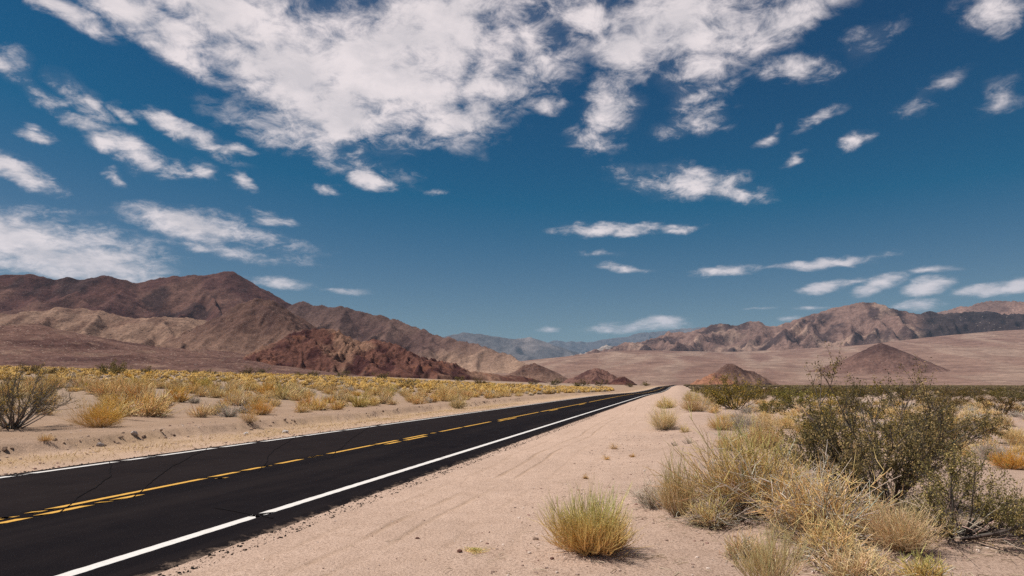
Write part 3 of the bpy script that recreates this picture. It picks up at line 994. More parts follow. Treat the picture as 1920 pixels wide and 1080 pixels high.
build_hill('hill', 'dark red knob left of the road end', [(1066, 714, 780), (1085, 703, 780), (1102, 694, 780), (1118, 690, 780), (1128, 693, 780), (1140, 701, 790), (1152, 714, 800)], [22, 36, 46, 50, 46, 36, 18], .9, base=2, p=1.05, spurs=5, spur_w=.35, rough=.06, gully=.08, seed=57, color=lambda X, Y, Z, r, s: blendc(base_col(X, (0.17, 0.095, 0.078)), (0.085, 0.045, 0.042), sstep(fbm(X / 18, Y / 18, 4, 3), -.05, .25)), mat=M_RED, warp=.1, rock=2.0, rock_size=5, sink=6)
build_hill('hill', 'tiny rock pile beside the dark red knob', [(1155, 714, 640), (1162, 707, 640), (1170, 706, 640), (1178, 714, 640)], [8, 12, 12, 8], .5, base=1, p=1.0, spurs=0, rough=.08, gully=.1, seed=59, color=col_red, mat=M_RED, warp=.1, rock=1.3, rock_size=3, sink=3, main=1)
build_hill('hill', 'brown shoulder with a dark edge left of the red knob', [(960, 700, 1150), (985, 685, 1150), (1004, 681, 1150), (1020, 688, 1150), (1040, 698, 1150), (1062, 712, 1150)], [70, 90, 90, 80, 60, 40], 1.8, base=3, p=1.2, spurs=4, spur_w=.3, rough=.05, gully=.07, seed=61, color=col_cone, mat=M_HILL_NEAR, warp=.08, rock=1.5, rock_size=8, sink=8)
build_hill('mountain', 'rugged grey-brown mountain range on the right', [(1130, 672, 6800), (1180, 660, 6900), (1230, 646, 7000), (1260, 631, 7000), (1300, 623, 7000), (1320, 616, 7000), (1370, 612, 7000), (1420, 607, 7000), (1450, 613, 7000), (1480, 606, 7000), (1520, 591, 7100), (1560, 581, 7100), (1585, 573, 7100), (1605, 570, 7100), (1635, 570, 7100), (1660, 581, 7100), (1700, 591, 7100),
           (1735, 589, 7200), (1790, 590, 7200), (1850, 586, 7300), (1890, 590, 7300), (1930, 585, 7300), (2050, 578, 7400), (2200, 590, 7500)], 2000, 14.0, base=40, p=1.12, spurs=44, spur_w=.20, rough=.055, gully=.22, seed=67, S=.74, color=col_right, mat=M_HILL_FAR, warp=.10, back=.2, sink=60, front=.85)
build_hill('mountain', 'pink sunlit range behind the right mountains', [(1640, 605, 11000), (1700, 593, 11000), (1745, 588, 11000), (1800, 576, 11000), (1850, 566, 11000), (1880, 563, 11000), (1925, 567, 11000), (1990, 560, 11000), (2080, 566, 11000), (2250, 590, 11000)], 2200, 26.0, base=100, p=1.1, spurs=12, spur_w=.3, rough=.04, gully=.10, seed=71, S=.64, color=col_pink, mat=M_HILL_FAR, warp=.10, back=.2, front=.8, sink=60)
build_hill('mountain', 'hazy blue range in the gap above the road', [(700, 670, 15000), (780, 640, 15000), (850, 629, 15000), (875, 624, 15000), (905, 626, 15000), (945, 634, 15000), (975, 636, 15000), (995, 632, 15000), (1020, 640, 15000), (1060, 655, 15000), (1110, 668, 15200), (1180, 680, 15500)], 4200, 42.0, base=0, p=1.5, spurs=12, spur_w=.26, rough=.03, gully=.08, seed=73, S=.8, color=col_blue, mat=M_HILL_FAR, warp=.08, back=.2, sink=80, front=.9)
build_hill('mountain', 'faintest blue range on the horizon in the gap', [(900, 655, 24000), (980, 648, 24000), (1050, 640, 24000), (1100, 642, 24000), (1150, 634, 24000), (1200, 624, 24000), (1260, 618, 24000), (1310, 613, 24000), (1345, 617, 24000), (1400, 630, 24000), (1500, 650, 24000)], 5200, 60.0, base=0, p=1.4, spurs=12, spur_w=.28, rough=.03, gully=.08, seed=79, S=.79, color=col_blue, mat=M_HILL_FAR, warp=.08, back=.2, sink=80, front=.9)
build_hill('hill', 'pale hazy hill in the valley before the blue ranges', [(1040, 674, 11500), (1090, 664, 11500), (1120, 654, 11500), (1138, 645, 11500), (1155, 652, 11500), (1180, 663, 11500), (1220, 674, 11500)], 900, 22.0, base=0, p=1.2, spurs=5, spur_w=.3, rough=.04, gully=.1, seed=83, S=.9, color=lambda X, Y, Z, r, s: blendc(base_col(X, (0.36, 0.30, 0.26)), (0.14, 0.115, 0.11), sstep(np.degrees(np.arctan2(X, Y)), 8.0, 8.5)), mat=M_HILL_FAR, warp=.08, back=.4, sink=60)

# the air of the valley
HZ_T, HZ_S = 1850.0, 52000.0
hv = np.array([(sx, sy, z) for z in (-12.0, HZ_T) for sx, sy in ((-HZ_S, -HZ_S), (HZ_S, -HZ_S), (HZ_S, HZ_S), (-HZ_S, HZ_S))], float)
hf = np.array([(3, 2, 1, 0), (4, 5, 6, 7), (0, 1, 5, 4), (1, 2, 6, 5), (2, 3, 7, 6), (3, 0, 4, 7)])
m_haze, T = new_mat('haze_air')
pvn = T.n('ShaderNodeVolumePrincipled', inp={'Color': (0.24, 0.50, 0.78, 1), 'Density': 2.2e-5, 'Anisotropy': 0.0})
T.t.links.new(pvn.outputs[0], T.n('ShaderNodeOutputMaterial').inputs['Volume'])
obj('haze', mesh_np('haze', hv, hf, smooth=False), m_haze, kind='stuff', label='thin blue haze over the far valley')


# ------------------------------------------------------------------ plants
def tubes(P, R, S=3, rng=None):
    """P (n,k,3) centre lines, R (n,k) radii -> a bundle of thin S-sided stems"""
    n, k, _ = P.shape
    T = np.gradient(P, axis=1)
    T /= np.linalg.norm(T, axis=2, keepdims=True) + 1e-9
    ref = np.where(np.abs(T[..., 2:3]) > .9, np.array([1.0, 0, 0]), np.array([0, 0, 1.0]))
    U = np.cross(T, ref)
    U /= np.linalg.norm(U, axis=2, keepdims=True) + 1e-9
    Vv = np.cross(T, U)
    a = np.arange(S) * 2 * math.pi / S
    off = U[:, :, None, :] * np.cos(a)[None, None, :, None] + Vv[:, :, None, :] * np.sin(a)[None, None, :, None]
    V = (P[:, :, None, :] + off * R[:, :, None, None]).reshape(-1, 3)
    b = (np.arange(n) * k * S)[:, None, None]
    i = (np.arange(k - 1) * S)[None, :, None]
    j = np.arange(S)[None, None, :]
    j2 = (j + 1) % S
    f = np.stack([b + i + j, b + i + j2, b + i + S + j2, b + i + S + j], -1).reshape(-1, 4)
    return V, f


def spikes(P0, P1, w, rng):
    """simple three-sided spikes from P0 to P1"""
    n = len(P0)
    T = P1 - P0
    T /= np.linalg.norm(T, axis=1, keepdims=True) + 1e-9
    r = rng.normal(size=(n, 3))
    U = np.cross(T, r)
    U /= np.linalg.norm(U, axis=1, keepdims=True) + 1e-9
    Vv = np.cross(T, U)
    m = P0 * .45 + P1 * .55
    V = np.stack([P0, m + U * w[:, None], m - U * w[:, None] * .5 + Vv * w[:, None] * .87, m - U * w[:, None] * .5 - Vv * w[:, None] * .87, P1], 1).reshape(-1, 3)
    b = (np.arange(n) * 5)[:, None]
    f = np.concatenate([b + np.array([[0, 2, 1]]), b + np.array([[0, 3, 2]]), b + np.array([[0, 1, 3]]), b + np.array([[4, 1, 2]]), b + np.array([[4, 2, 3]]), b + np.array([[4, 3, 1]])])
    return V, f


def leaves(C, size, rng, flat=.4):
    """small rhombic leaves, each slightly folded"""
    n = len(C)
    d = rng.normal(size=(n, 3))
    d[:, 2] += .5
    d /= np.linalg.norm(d, axis=1, keepdims=True)
    r = rng.normal(size=(n, 3))
    s = np.cross(d, r)
    s /= np.linalg.norm(s, axis=1, keepdims=True) + 1e-9
    nn = np.cross(d, s)
    L = size * rng.uniform(.6, 1.3, n)[:, None]
    V = np.stack([C - d * L, C + s * L * .5 + nn * L * .18, C + d * L, C - s * L * .5 + nn * L * .18], 1).reshape(-1, 3)
    b = (np.arange(n) * 4)[:, None]
    f = np.concatenate([b + np.array([[0, 1, 2]]), b + np.array([[0, 2, 3]])])
    return V, f


class Bundle:
    def __init__(self):
        self.V, self.F, self.C, self.n = [], [], [], 0

    def add(self, V, f, c):
        self.V.append(V)
        self.F.append(f + self.n)
        self.C.append(np.broadcast_to(c, (len(V), 3)))
        self.n += len(V)

    def mesh(self, name, smooth=True):
        q = [f for f in self.F if f.shape[1] == 4]
        t = [f for f in self.F if f.shape[1] == 3]
        fl = ([np.concatenate(q)] if q else []) + ([np.concatenate(t)] if t else [])
        return mesh_np(name, np.concatenate(self.V), fl, np.concatenate(self.C), smooth)


def dome_stems(rng, n, H, R, base=.12, tmax=82, K=5, up=1.15, lmin=.65, wig=.03, inner=0.0):
    ct = 1 - rng.random(n) * (1 - math.cos(math.radians(tmax)))
    th = np.arccos(ct)
    ph = rng.random(n) * 2 * math.pi
    lump = 1 + .10 * np.cos(ph + rng.random() * 6) + .20 * np.sin(3 * ph + rng.random() * 6) * np.sin(th) + .10 * np.sin(5 * ph + 7 * th + rng.random() * 6)
    r = lump / np.sqrt((np.sin(th) / R) ** 2 + (np.cos(th) / H) ** 2) * rng.uniform(lmin, 1.06, n)
    tip = np.stack([np.sin(th) * np.cos(ph), np.sin(th) * np.sin(ph), np.cos(th)], 1) * r[:, None]
    bp = rng.random(n) * 2 * math.pi
    br = base * R * np.sqrt(rng.random(n))
    st = np.stack([np.cos(bp) * br, np.sin(bp) * br, np.zeros(n)], 1) + tip * np.array([.1, .1, 0])
    s = np.linspace(inner, 1, K)[None, :, None]
    P = np.concatenate([st[:, None, :2] + (tip - st)[:, None, :2] * s ** .92, tip[:, None, 2:] * s ** up], 2)
    w = rng.normal(size=(n, K, 3)) * wig * H
    w[:, 0] = 0
    return P + np.cumsum(w, 1) * s


def twigs(rng, P, n, L, s0=.3, s1=1.0, K=3, spread=.55, lift=.35, droop=0.0):
    N, k, _ = P.shape
    i = rng.integers(0, N, n)
    s = rng.uniform(s0, s1, n) * (k - 1)
    j = np.minimum(s.astype(int), k - 2)
    f = (s - j)[:, None]
    a, b = P[i, j], P[i, j + 1]
    o = a + (b - a) * f
    d = (b - a) / (np.linalg.norm(b - a, axis=1, keepdims=True) + 1e-9)
    d = d + rng.normal(size=(n, 3)) * spread
    d[:, 2] += lift
    d /= np.linalg.norm(d, axis=1, keepdims=True)
    ll = L * rng.uniform(.5, 1.2, n)[:, None, None]
    u = np.linspace(0, 1, K)[None, :, None]
    Q = o[:, None] + d[:, None] * u * ll
    Q = Q + rng.normal(size=(n, 1, 3)) * u ** 2 * ll * .16
    Q[..., 2] += (lift * .25 - droop) * (u ** 2 * ll)[..., 0]
    Q[..., 2] = np.maximum(Q[..., 2], .004)
    return Q


def ramp(x, stops):
    xs = [s_[0] for s_ in stops]
    return np.stack([np.interp(x, xs, [s_[1][k] for s_ in stops]) for k in range(3)], -1)


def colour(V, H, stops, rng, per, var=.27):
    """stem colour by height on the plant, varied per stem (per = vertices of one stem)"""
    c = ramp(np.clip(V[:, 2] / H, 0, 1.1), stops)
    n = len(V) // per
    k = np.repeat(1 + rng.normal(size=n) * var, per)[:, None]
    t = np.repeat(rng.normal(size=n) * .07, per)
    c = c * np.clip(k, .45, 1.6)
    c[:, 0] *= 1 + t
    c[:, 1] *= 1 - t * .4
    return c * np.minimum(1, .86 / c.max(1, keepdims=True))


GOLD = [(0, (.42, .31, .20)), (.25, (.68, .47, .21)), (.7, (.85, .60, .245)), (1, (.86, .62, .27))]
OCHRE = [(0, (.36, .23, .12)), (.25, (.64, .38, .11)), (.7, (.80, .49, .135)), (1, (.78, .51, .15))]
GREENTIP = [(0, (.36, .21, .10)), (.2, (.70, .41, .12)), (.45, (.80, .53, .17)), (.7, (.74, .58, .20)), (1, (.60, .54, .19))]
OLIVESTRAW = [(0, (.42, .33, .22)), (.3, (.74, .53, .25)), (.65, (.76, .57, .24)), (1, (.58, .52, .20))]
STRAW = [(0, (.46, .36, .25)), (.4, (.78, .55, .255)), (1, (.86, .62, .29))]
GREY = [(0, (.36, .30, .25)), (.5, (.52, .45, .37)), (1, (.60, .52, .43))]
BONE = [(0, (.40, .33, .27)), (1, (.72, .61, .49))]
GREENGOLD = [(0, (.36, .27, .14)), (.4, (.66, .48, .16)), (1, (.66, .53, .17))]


def tussock(rng, H, R, n, ntw, stops, r=.004, tw_len=.3, K=4, tmax=80, up=1.15, spread=.45, lift=.45, lmin=.65, s0=.35, wig=.03, base=.12):
    """a twiggy dome: main stems from one root crown and finer shoots; returns (stems, shoots)"""
    P = dome_stems(rng, n, H, R, base=base, K=K, tmax=tmax, up=up, lmin=lmin, wig=wig)
    P[..., 2] = np.maximum(P[..., 2], .0)
    rad = np.linspace(1.5, .55, K)[None] * r * rng.uniform(.7, 1.3, (n, 1))
    V, f = tubes(P, rad)
    A = Bundle()
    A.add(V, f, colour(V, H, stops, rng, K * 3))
    Q = twigs(rng, P, ntw, tw_len * H, s0, 1.0, 3, spread, lift)
    rad = np.linspace(1.0, .45, 3)[None] * r * .8 * rng.uniform(.7, 1.3, (ntw, 1))
    V, f = tubes(Q, rad)
    B = Bundle()
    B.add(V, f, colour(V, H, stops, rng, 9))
    return A, B


def join(*bs):
    o = Bundle()
    for b in bs:
        for V, F_, c in zip(b.V, b.F, b.C):
            o.V.append(V)
            o.F.append(F_ - 0 + o.n - 0)
            o.C.append(c)
        o.n += b.n
    return o


def creosote(rng, H, R, ns=9, nb=70, nt=420, nl=5000, leaf=.014, r=.014, tilt=62, lean=(0, 0), sparse=0.0, low=.3):
    """vase of woody stems, forking branches and small leaves in clumps at the twig ends; returns (branches, foliage)"""
    P = dome_stems(rng, ns, H, R, base=.10, tmax=tilt, K=7, up=1.0, lmin=.75, wig=.028)
    s = np.linspace(0, 1, 7)[None, :]
    P[..., 0] += lean[0] * s ** 1.5
    P[..., 1] += lean[1] * s ** 1.5
    A = Bundle()
    bark = [(0, (.075, .06, .052)), (.5, (.11, .09, .075)), (1, (.13, .105, .08))]
    V, f = tubes(P, np.linspace(1.5, .35, 7)[None] * r * rng.uniform(.7, 1.2, (ns, 1)), 5)
    A.add(V, f, colour(V, H, bark, rng, 35, .2))
    B1 = twigs(rng, P, nb, .30 * H, low, .93, 5, .55, .25)
    V, f = tubes(B1, np.linspace(1, .4, 5)[None] * r * .42 * rng.uniform(.7, 1.2, (nb, 1)), 4)
    A.add(V, f, colour(V, H, bark, rng, 20, .2))
    B2 = twigs(rng, B1, nt, .17 * H, .3, 1.0, 3, .6, .3)
    V, f = tubes(B2, np.linspace(1, .5, 3)[None] * r * .2 * rng.uniform(.7, 1.2, (nt, 1)), 3)
    A.add(V, f, colour(V, H, bark, rng, 9, .2))
    B = Bundle()
    dens = rng.random(nt) > sparse
    idx = np.where(dens)[0]
    i = idx[rng.integers(0, len(idx), nl)]
    u = rng.uniform(.15, 1.1, nl)[:, None]
    c = B2[i, 0] + (B2[i, 2] - B2[i, 0]) * u + rng.normal(size=(nl, 3)) * leaf * 1.5
    V, f = leaves(c, leaf, rng)
    tw = rng.normal(size=nt)
    t = np.clip(.5 + .3 * tw[i] + .25 * rng.normal(size=nl), 0, 1)
    lc = ramp(t, [(0, (.085, .078, .018)), (.5, (.20, .165, .038)), (.85, (.42, .33, .085)), (1, (.56, .40, .12))])
    B.add(V, f, np.repeat(lc, 4, 0))
    return A, B


def far_shrub(rng, H, R, n, stops, w):
    P = dome_stems(rng, n, H, R, K=2, base=.5, lmin=.7, up=1.0, wig=0)
    V, f = spikes(P[:, 0], P[:, 1], w * rng.uniform(.6, 1.3, n), rng)
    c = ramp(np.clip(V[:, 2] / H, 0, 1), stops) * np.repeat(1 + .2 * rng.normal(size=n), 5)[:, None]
    return V, f, c


def place(o, x, y, rz=0.0, sc_=1.0, sink=.015):
    o.location = (x, y, gz(x, y) - sink)
    o.rotation_euler = (0, 0, rz)
    o.scale = (sc_, sc_, sc_) if not hasattr(sc_, '__len__') else sc_


def plant(name, label, cat, px, py, parts, rz=0.0, group=None, pos=None):
    """a plant that stands where the photograph shows its foot; parts: (name, bundle, material)"""
    p = G(px, py) if pos is None else pos
    e = bpy.data.objects.new(name, None)
    COL.objects.link(e)
    e.empty_display_size = .2
    e.location = (p[0], p[1], gz(p[0], p[1]) - .015)
    e.rotation_euler = (0, 0, rz)
    tag(e, label, cat, group)
    for (pn, b, m) in parts:
        obj(pn, b.mesh(pn), m, e)
    return e


def mpp(px, py):
    """metres per photograph pixel at a ground point"""
    p = G(px, py)
    return float(np.hypot(p[0], p[1]) / math.hypot(F, px - 960)), p


def sized(px, py, wpx, hpx):
    k, p = mpp(px, py)
    return wpx * k * .5, hpx * k, p


R1 = np.random.default_rng(5)
# ---- right foreground, one by one
r_, h_, p = sized(1110, 1037, 150, 94)
A, B = tussock(R1, h_, r_, 420, 3000, GREENTIP, r=.0030, tw_len=.34, K=5, tmax=78, lift=.6, spread=.32, up=1.1)
plant('green_tipped_shrub', 'round shrub with green tips and golden base alone on the sandy shoulder', 'shrub', 0, 0, [('woody_stems', A, M_STEM), ('green_shoots', B, M_STEM)], pos=p)

r_, h_, p = sized(1415, 958, 265, 138)
A, B = tussock(R1, h_, r_, 360, 2500, OLIVESTRAW, r=.0044, tw_len=.32, K=6, tmax=80, lift=.35, spread=.62, wig=.05, lmin=.55)
A2, B2_ = tussock(R1, h_ * .72, r_ * .92, 300, 1200, BONE, r=.0056, tw_len=.45, K=7, tmax=92, lift=-.2, spread=.9, lmin=.5, wig=.08)
plant('olive_straw_shrub', 'big olive and straw broom shrub with bare grey twigs at its foot', 'shrub', 0, 0, [('woody_stems', A, M_STEM), ('shoots', B, M_STEM), ('dead_twigs', join(A2, B2_), M_STEM)], pos=p)

r_, h_, p = sized(1272, 966, 74, 92)
A, B = tussock(R1, h_, r_, 120, 900, OLIVESTRAW, r=.0028, tw_len=.4, K=5, tmax=60, lift=.6, spread=.35)
plant('slender_shrub', 'slim upright yellow-green shrub leaning on the big broom shrub', 'shrub', 0, 0, [('woody_stems', A, M_STEM), ('shoots', B, M_STEM)], pos=p)

r_, h_, p = sized(1222, 950, 84, 58)
A, B = tussock(R1, h_, r_, 60, 520, BONE, r=.0035, tw_len=.34, K=5, tmax=80, lift=.2, spread=.9, wig=.06)
Lb = Bundle()
lp = np.concatenate(B.V)[::5]
V, f = leaves(lp + R1.normal(size=lp.shape) * .008, .008, R1)
Lb.add(V, f, np.array([.50, .40, .28]))
plant('thorny_shrub', 'small open thorny shrub with pale dry leaves left of the broom shrub', 'shrub', 0, 0, [('twigs', join(A, B), M_WOOD), ('dry_leaves', Lb, M_LEAF)], pos=p)

r_, h_, p = sized(1535, 1000, 230, 118)
A, B = tussock(R1, h_, r_, 320, 2000, STRAW, r=.0046, tw_len=.34, K=6, tmax=88, lift=.05, spread=.95, lmin=.45, wig=.06)
A2, B2_ = tussock(R1, h_ * .95, r_ * 1.0, 150, 560, BONE, r=.0056, tw_len=.45, K=7, tmax=86, lift=.1, spread=.9, lmin=.6, wig=.07)
plant('straw_shrub', 'sprawling straw-coloured dry shrub in front of the creosote trunk', 'shrub', 0, 0, [('woody_stems', A, M_STEM), ('shoots', B, M_STEM), ('bleached_branches', join(A2, B2_), M_STEM)], pos=p)

r_, h_, p = sized(1560, 1050, 200, 74)
A, B = tussock(R1, h_, r_, 220, 1300, STRAW, r=.0040, tw_len=.36, K=6, tmax=88, lift=.1, spread=.95, lmin=.4, wig=.07)
A2, B2_ = tussock(R1, h_ * .55, r_ * .9, 220, 800, GREY, r=.0054, tw_len=.5, K=5, tmax=88, lift=-.2, spread=.8, lmin=.5)
plant('tangled_shrub', 'low tangle of tan and grey twigs at the bottom of the picture', 'shrub', 0, 0, [('shoots', join(A, B), M_STEM), ('dead_twigs', join(A2, B2_), M_STEM)], pos=p)

r_, h_, p = sized(1440, 1108, 190, 100)
A, B = tussock(R1, h_, r_, 150, 900, [(0, (.50, .39, .25)), (.5, (.82, .64, .33)), (1, (.78, .66, .34))], r=.0022, tw_len=.3, K=6, tmax=52, lift=.7, spread=.25, up=1.05)
plant('tall_grass_tuft', 'tall thin yellow stalks cut off by the bottom edge', 'grass tuft', 0, 0, [('stalks', A, M_STEM), ('seed_twigs', B, M_STEM)], pos=p)

r_, h_, p = sized(1690, 1035, 130, 85)
A, B = tussock(R1, h_, r_, 160, 1500, STRAW, r=.0026, tw_len=.4, K=5, tmax=70, lift=.4, spread=.5)
plant('straw_tuft', 'bright straw tuft right under the creosote shade', 'shrub', 0, 0, [('woody_stems', A, M_STEM), ('shoots', B, M_STEM)], pos=p)

for (px, py, w_, h, pal, lab) in ((1555, 935, 120, 66, STRAW, 'straw shrub filling the gap between broom shrub and creosote trunk'), (1395, 1044, 84, 44, STRAW, 'low straw shrub in front of the big broom shrub'),
                                  (1600, 1092, 170, 66, STRAW, 'wide straw shrub cut by the bottom edge'), (1730, 1096, 130, 52, OLIVESTRAW, 'yellow-olive shrub at the bottom edge under the creosote shade'), (1330, 985, 90, 60, OLIVESTRAW, 'small straw shrub at the left foot of the broom shrub')):
    r_, h_, p = sized(px, py, w_, h)
    A, B = tussock(R1, h_, r_, 220, int(7 * w_), pal, r=.0040, tw_len=.36, K=6, tmax=86, lift=.2, spread=.8, lmin=.4, wig=.06)
    A2, B2_ = tussock(R1, h_ * .7, r_, 90, 300, BONE, r=.005, tw_len=.45, K=6, tmax=88, lift=-.1, spread=.9, lmin=.5, wig=.08)
    plant('straw_shrub', lab, 'shrub', 0, 0, [('shoots', join(A, B), M_STEM), ('dead_twigs', join(A2, B2_), M_STEM)], rz=R1.random() * 6, pos=p)

# the creosotes on the right
k, p = mpp(1672, 948)
A, B = creosote(np.random.default_rng(4), 240 * k, 150 * k, ns=20, nb=280, nt=1300, nl=27000, leaf=.0150, r=.015, tilt=58, lean=(.14, .1), low=.3)
plant('creosote_bush', 'tall creosote bush with dark twisted trunk rising above the horizon', 'bush', 0, 0, [('branches', A, M_WOOD), ('foliage', B, M_LEAF)], pos=p)
k, p = mpp(1790, 1003)
A, B = creosote(np.random.default_rng(9), 165 * k, 140 * k, ns=18, nb=160, nt=1000, nl=17000, leaf=.0115, r=.011, tilt=82, lean=(.05, 0), low=.3)
SA, SB = tussock(R1, 60 * k, 165 * k, 30, 90, BONE, r=.0045, tw_len=.6, K=6, tmax=88, lift=.1, spread=.5, lmin=.7)
plant('creosote_bush', 'spreading dark creosote bush low at the right with bare sticks below', 'bush', 0, 0, [('branches', A, M_WOOD), ('foliage', B, M_LEAF), ('bare_sticks', join(SA, SB), M_WOOD)], pos=p)
k, p = mpp(1590, 868)
A, B = creosote(R1, 118 * k, 120 * k, ns=18, nb=150, nt=1200, nl=12000, leaf=.021, r=.016, tilt=72, low=.3)
plant('creosote_bush', 'open creosote bush with long diagonal stems left behind the tall one', 'bush', 0, 0, [('branches', A, M_WOOD), ('foliage', B, M_LEAF)], pos=p)
k, p = mpp(1800, 828)
A, B = creosote(R1, 78 * k, 85 * k, ns=16, nb=120, nt=900, nl=8500, leaf=.027, r=.018, tilt=74, low=.3)
plant('creosote_bush', 'rounded creosote bush right behind the tall one above pale sand', 'bush', 0, 0, [('branches', A, M_WOOD), ('foliage', B, M_LEAF)], pos=p)
k, p = mpp(1376, 768)
A, B = creosote(R1, 56 * k, 62 * k, ns=18, nb=140, nt=900, nl=6500, leaf=.045, r=.02, tilt=70, low=.2)
plant('creosote_bush', 'dark dense creosote bush beside the straw clumps near the road end', 'bush', 0, 0, [('branches', A, M_WOOD), ('foliage', B, M_LEAF)], pos=p)
k, p = mpp(1490, 766)
A, B = creosote(R1, 38 * k, 52 * k, ns=16, nb=110, nt=700, nl=4200, leaf=.045, r=.02, tilt=75, low=.2, sparse=.3)
plant('creosote_bush', 'brownish thinning creosote bush in the middle of the right plain', 'bush', 0, 0, [('branches', A, M_WOOD), ('foliage', B, M_LEAF)], pos=p)

# leafless bush at the left edge
k, p = mpp(22, 803)
A, B = creosote(R1, 106 * k, 92 * k, ns=30, nb=260, nt=1200, nl=3200, leaf=.024, r=.022, tilt=70, low=.35, sparse=.45)
A.C[0] = A.C[0] * 2.3
A.C[1] = A.C[1] * 1.6
B.C[0] = B.C[0] * np.array([1.15, 1.0, 1.0])
plant('bare_bush', 'tall grey half-leafless bush at the left edge beyond the road', 'bush', 0, 0, [('branches', A, M_WOOD), ('foliage', B, M_LEAF)], pos=p)

# ---- singled-out shrubs of the middle distance: px, py, width, height, palette, stems, shoots, label
SPEC = [
    (184, 802, 100, 52, OCHRE, 260, 1700, 'orange-gold round shrub with deep shadow beside the bare bush'),
    (84, 827, 28, 15, OCHRE, 60, 260, 'tiny bright yellow tuft on bare soil near the left edge'),
    (488, 778, 62, 34, OCHRE, 160, 800, 'ochre shrub rising behind a small tuft at the verge'),
    (468, 792, 40, 27, GOLD, 100, 420, 'small pale tuft in front of the ochre shrub on the verge'),
    (857, 766, 30, 34, GREENGOLD, 120, 600, 'lone upright shrub standing nearest the road on the left verge'),
    (1246, 806, 48, 52, OLIVESTRAW, 200, 1300, 'upright straw-green shrub on the right shoulder by the road'),
    (1250, 766, 44, 22, GREENGOLD, 140, 700, 'flat yellow-green shrub just behind the shoulder shrub'),
    (1283, 811, 20, 16, GREENGOLD, 60, 240, 'small yellow tuft at the foot of the gravel bank'),
    (1306, 772, 66, 36, GOLD, 200, 1100, 'large straw clump on top of the bank near the road'),
    (1296, 752, 40, 20, GREENGOLD, 120, 600, 'greenish clump farthest along the right road edge'),
    (1352, 806, 46, 36, GOLD, 160, 900, 'honey-coloured tuft left of the silvery shrub'),
    (1392, 806, 64, 36, GREY, 200, 1200, 'silvery white-grey shrub on the right bank'),
    (1432, 806, 52, 38, STRAW, 160, 900, 'straw tuft right of the silvery shrub'),
    (1372, 845, 60, 40, OLIVESTRAW, 160, 900, 'olive-brown shrub behind the big broom shrub'),
    (1435, 840, 90, 48, STRAW, 220, 1300, 'tan dry shrub between broom shrub and open creosote'),
    (1895, 880, 70, 42, OCHRE, 180, 1000, 'golden shrub at the right edge on open sand'),
    (1908, 835, 60, 30, STRAW, 150, 800, 'pale gold shrub at the right edge behind the golden one'),
    (1862, 862, 76, 36, GREY, 200, 1000, 'low beige-grey shrub on open sand near the right edge'),
    (1290, 832, 24, 12, BONE, 40, 160, 'tiny dead twig plant on the gravel bank'),
    (1265, 836, 16, 10, BONE, 30, 110, 'tinier dead twig plant left of its twin on the bank'),
]
R2 = np.random.default_rng(23)
for (px, py, w_, h, pal, n, nt, lab) in SPEC:
    r_, hh, p = sized(px, py, w_, h)
    k = r_ * 2 / w_
    A, B = tussock(R2, hh, r_, n, nt, pal, r=max(.003, .15 * k), tw_len=.36, K=4, tmax=82, lift=.4, spread=.5)
    plant('dry_shrub', lab, 'shrub', 0, 0, [('woody_stems', A, M_STEM), ('shoots', B, M_STEM)], rz=R2.random() * 6, pos=p)

# ---- shared shapes for the many
VAR = {}
R3 = np.random.default_rng(31)
for key, pal, cnt in (('gold', GOLD, 6), ('ochre', OCHRE, 2), ('greengold', GREENGOLD, 2), ('grey', GREY, 3), ('straw', STRAW, 3)):
    VAR[key] = []
    for i in range(cnt):
        A, B = tussock(R3, .62 + .1 * R3.random(), .60, 80, 250, pal, r=.0105, tw_len=.40, K=4, tmax=84, lift=.4, spread=.55)
        me = join(A, B).mesh(key + '_shrub')
        me.materials.append(M_STEM)
        VAR[key].append(me)
VAR['creosote'] = []
for i in range(5):
    A, B = creosote(R3, 1.5, 1.25, ns=14, nb=70, nt=300, nl=1700, leaf=.05, r=.02, tilt=72, low=.2)
    B.C[0] = B.C[0] * np.array([.62, .56, .60])
    b = join(A, B)
    me = b.mesh('creosote')
    me.materials.append(M_LEAF)
    VAR['creosote'].append(me)

# the yellow field left of the road
R4 = np.random.default_rng(47)


def pixel_of(x, y, z):
    c, s = math.cos(PITCH), math.sin(PITCH)
    zz_ = z - CAM_H
    dep = y * c + zz_ * s
    return 960 + F * x / dep, 540 - F * (-y * s + zz_ * c) / dep, dep


def scatter(n, amin, amax, tmin, tmax, rng, pmin, pmax, dmax):
    a = amin + (amax - amin) * rng.random(n)
    t = tmin + (tmax - tmin) * rng.random(n)
    xy = road_xy(a, t)
    x, y = xy[:, 0], xy[:, 1]
    d = np.hypot(x, y)
    z = ground_z(x, y)
    with np.errstate(all='ignore'):
        px, py, dep = pixel_of(x, y, z)
    k = (y > 5) & (px > pmin) & (px < pmax) & (d < dmax)
    return np.stack([x, y, z, a, t, d, px, py], 1)[k]


def thin(pts, dist_of, keep_out=()):
    cell = {}
    out = []
    for q in pts:
        dd = dist_of(q)
        ix, iy = int(q[0] // 2), int(q[1] // 2)
        ok = True
        for u in (-1, 0, 1):
            for v in (-1, 0, 1):
                for o in cell.get((ix + u, iy + v), ()):
                    if (o[0] - q[0]) ** 2 + (o[1] - q[1]) ** 2 < dd * dd:
                        ok = False
                        break
        if ok:
            for (kx, ky, kr) in keep_out:
                if (kx - q[0]) ** 2 + (ky - q[1]) ** 2 < kr * kr:
                    ok = False
                    break
        if ok:
            cell.setdefault((ix, iy), []).append(q)
            out.append(q)
    return np.array(out)


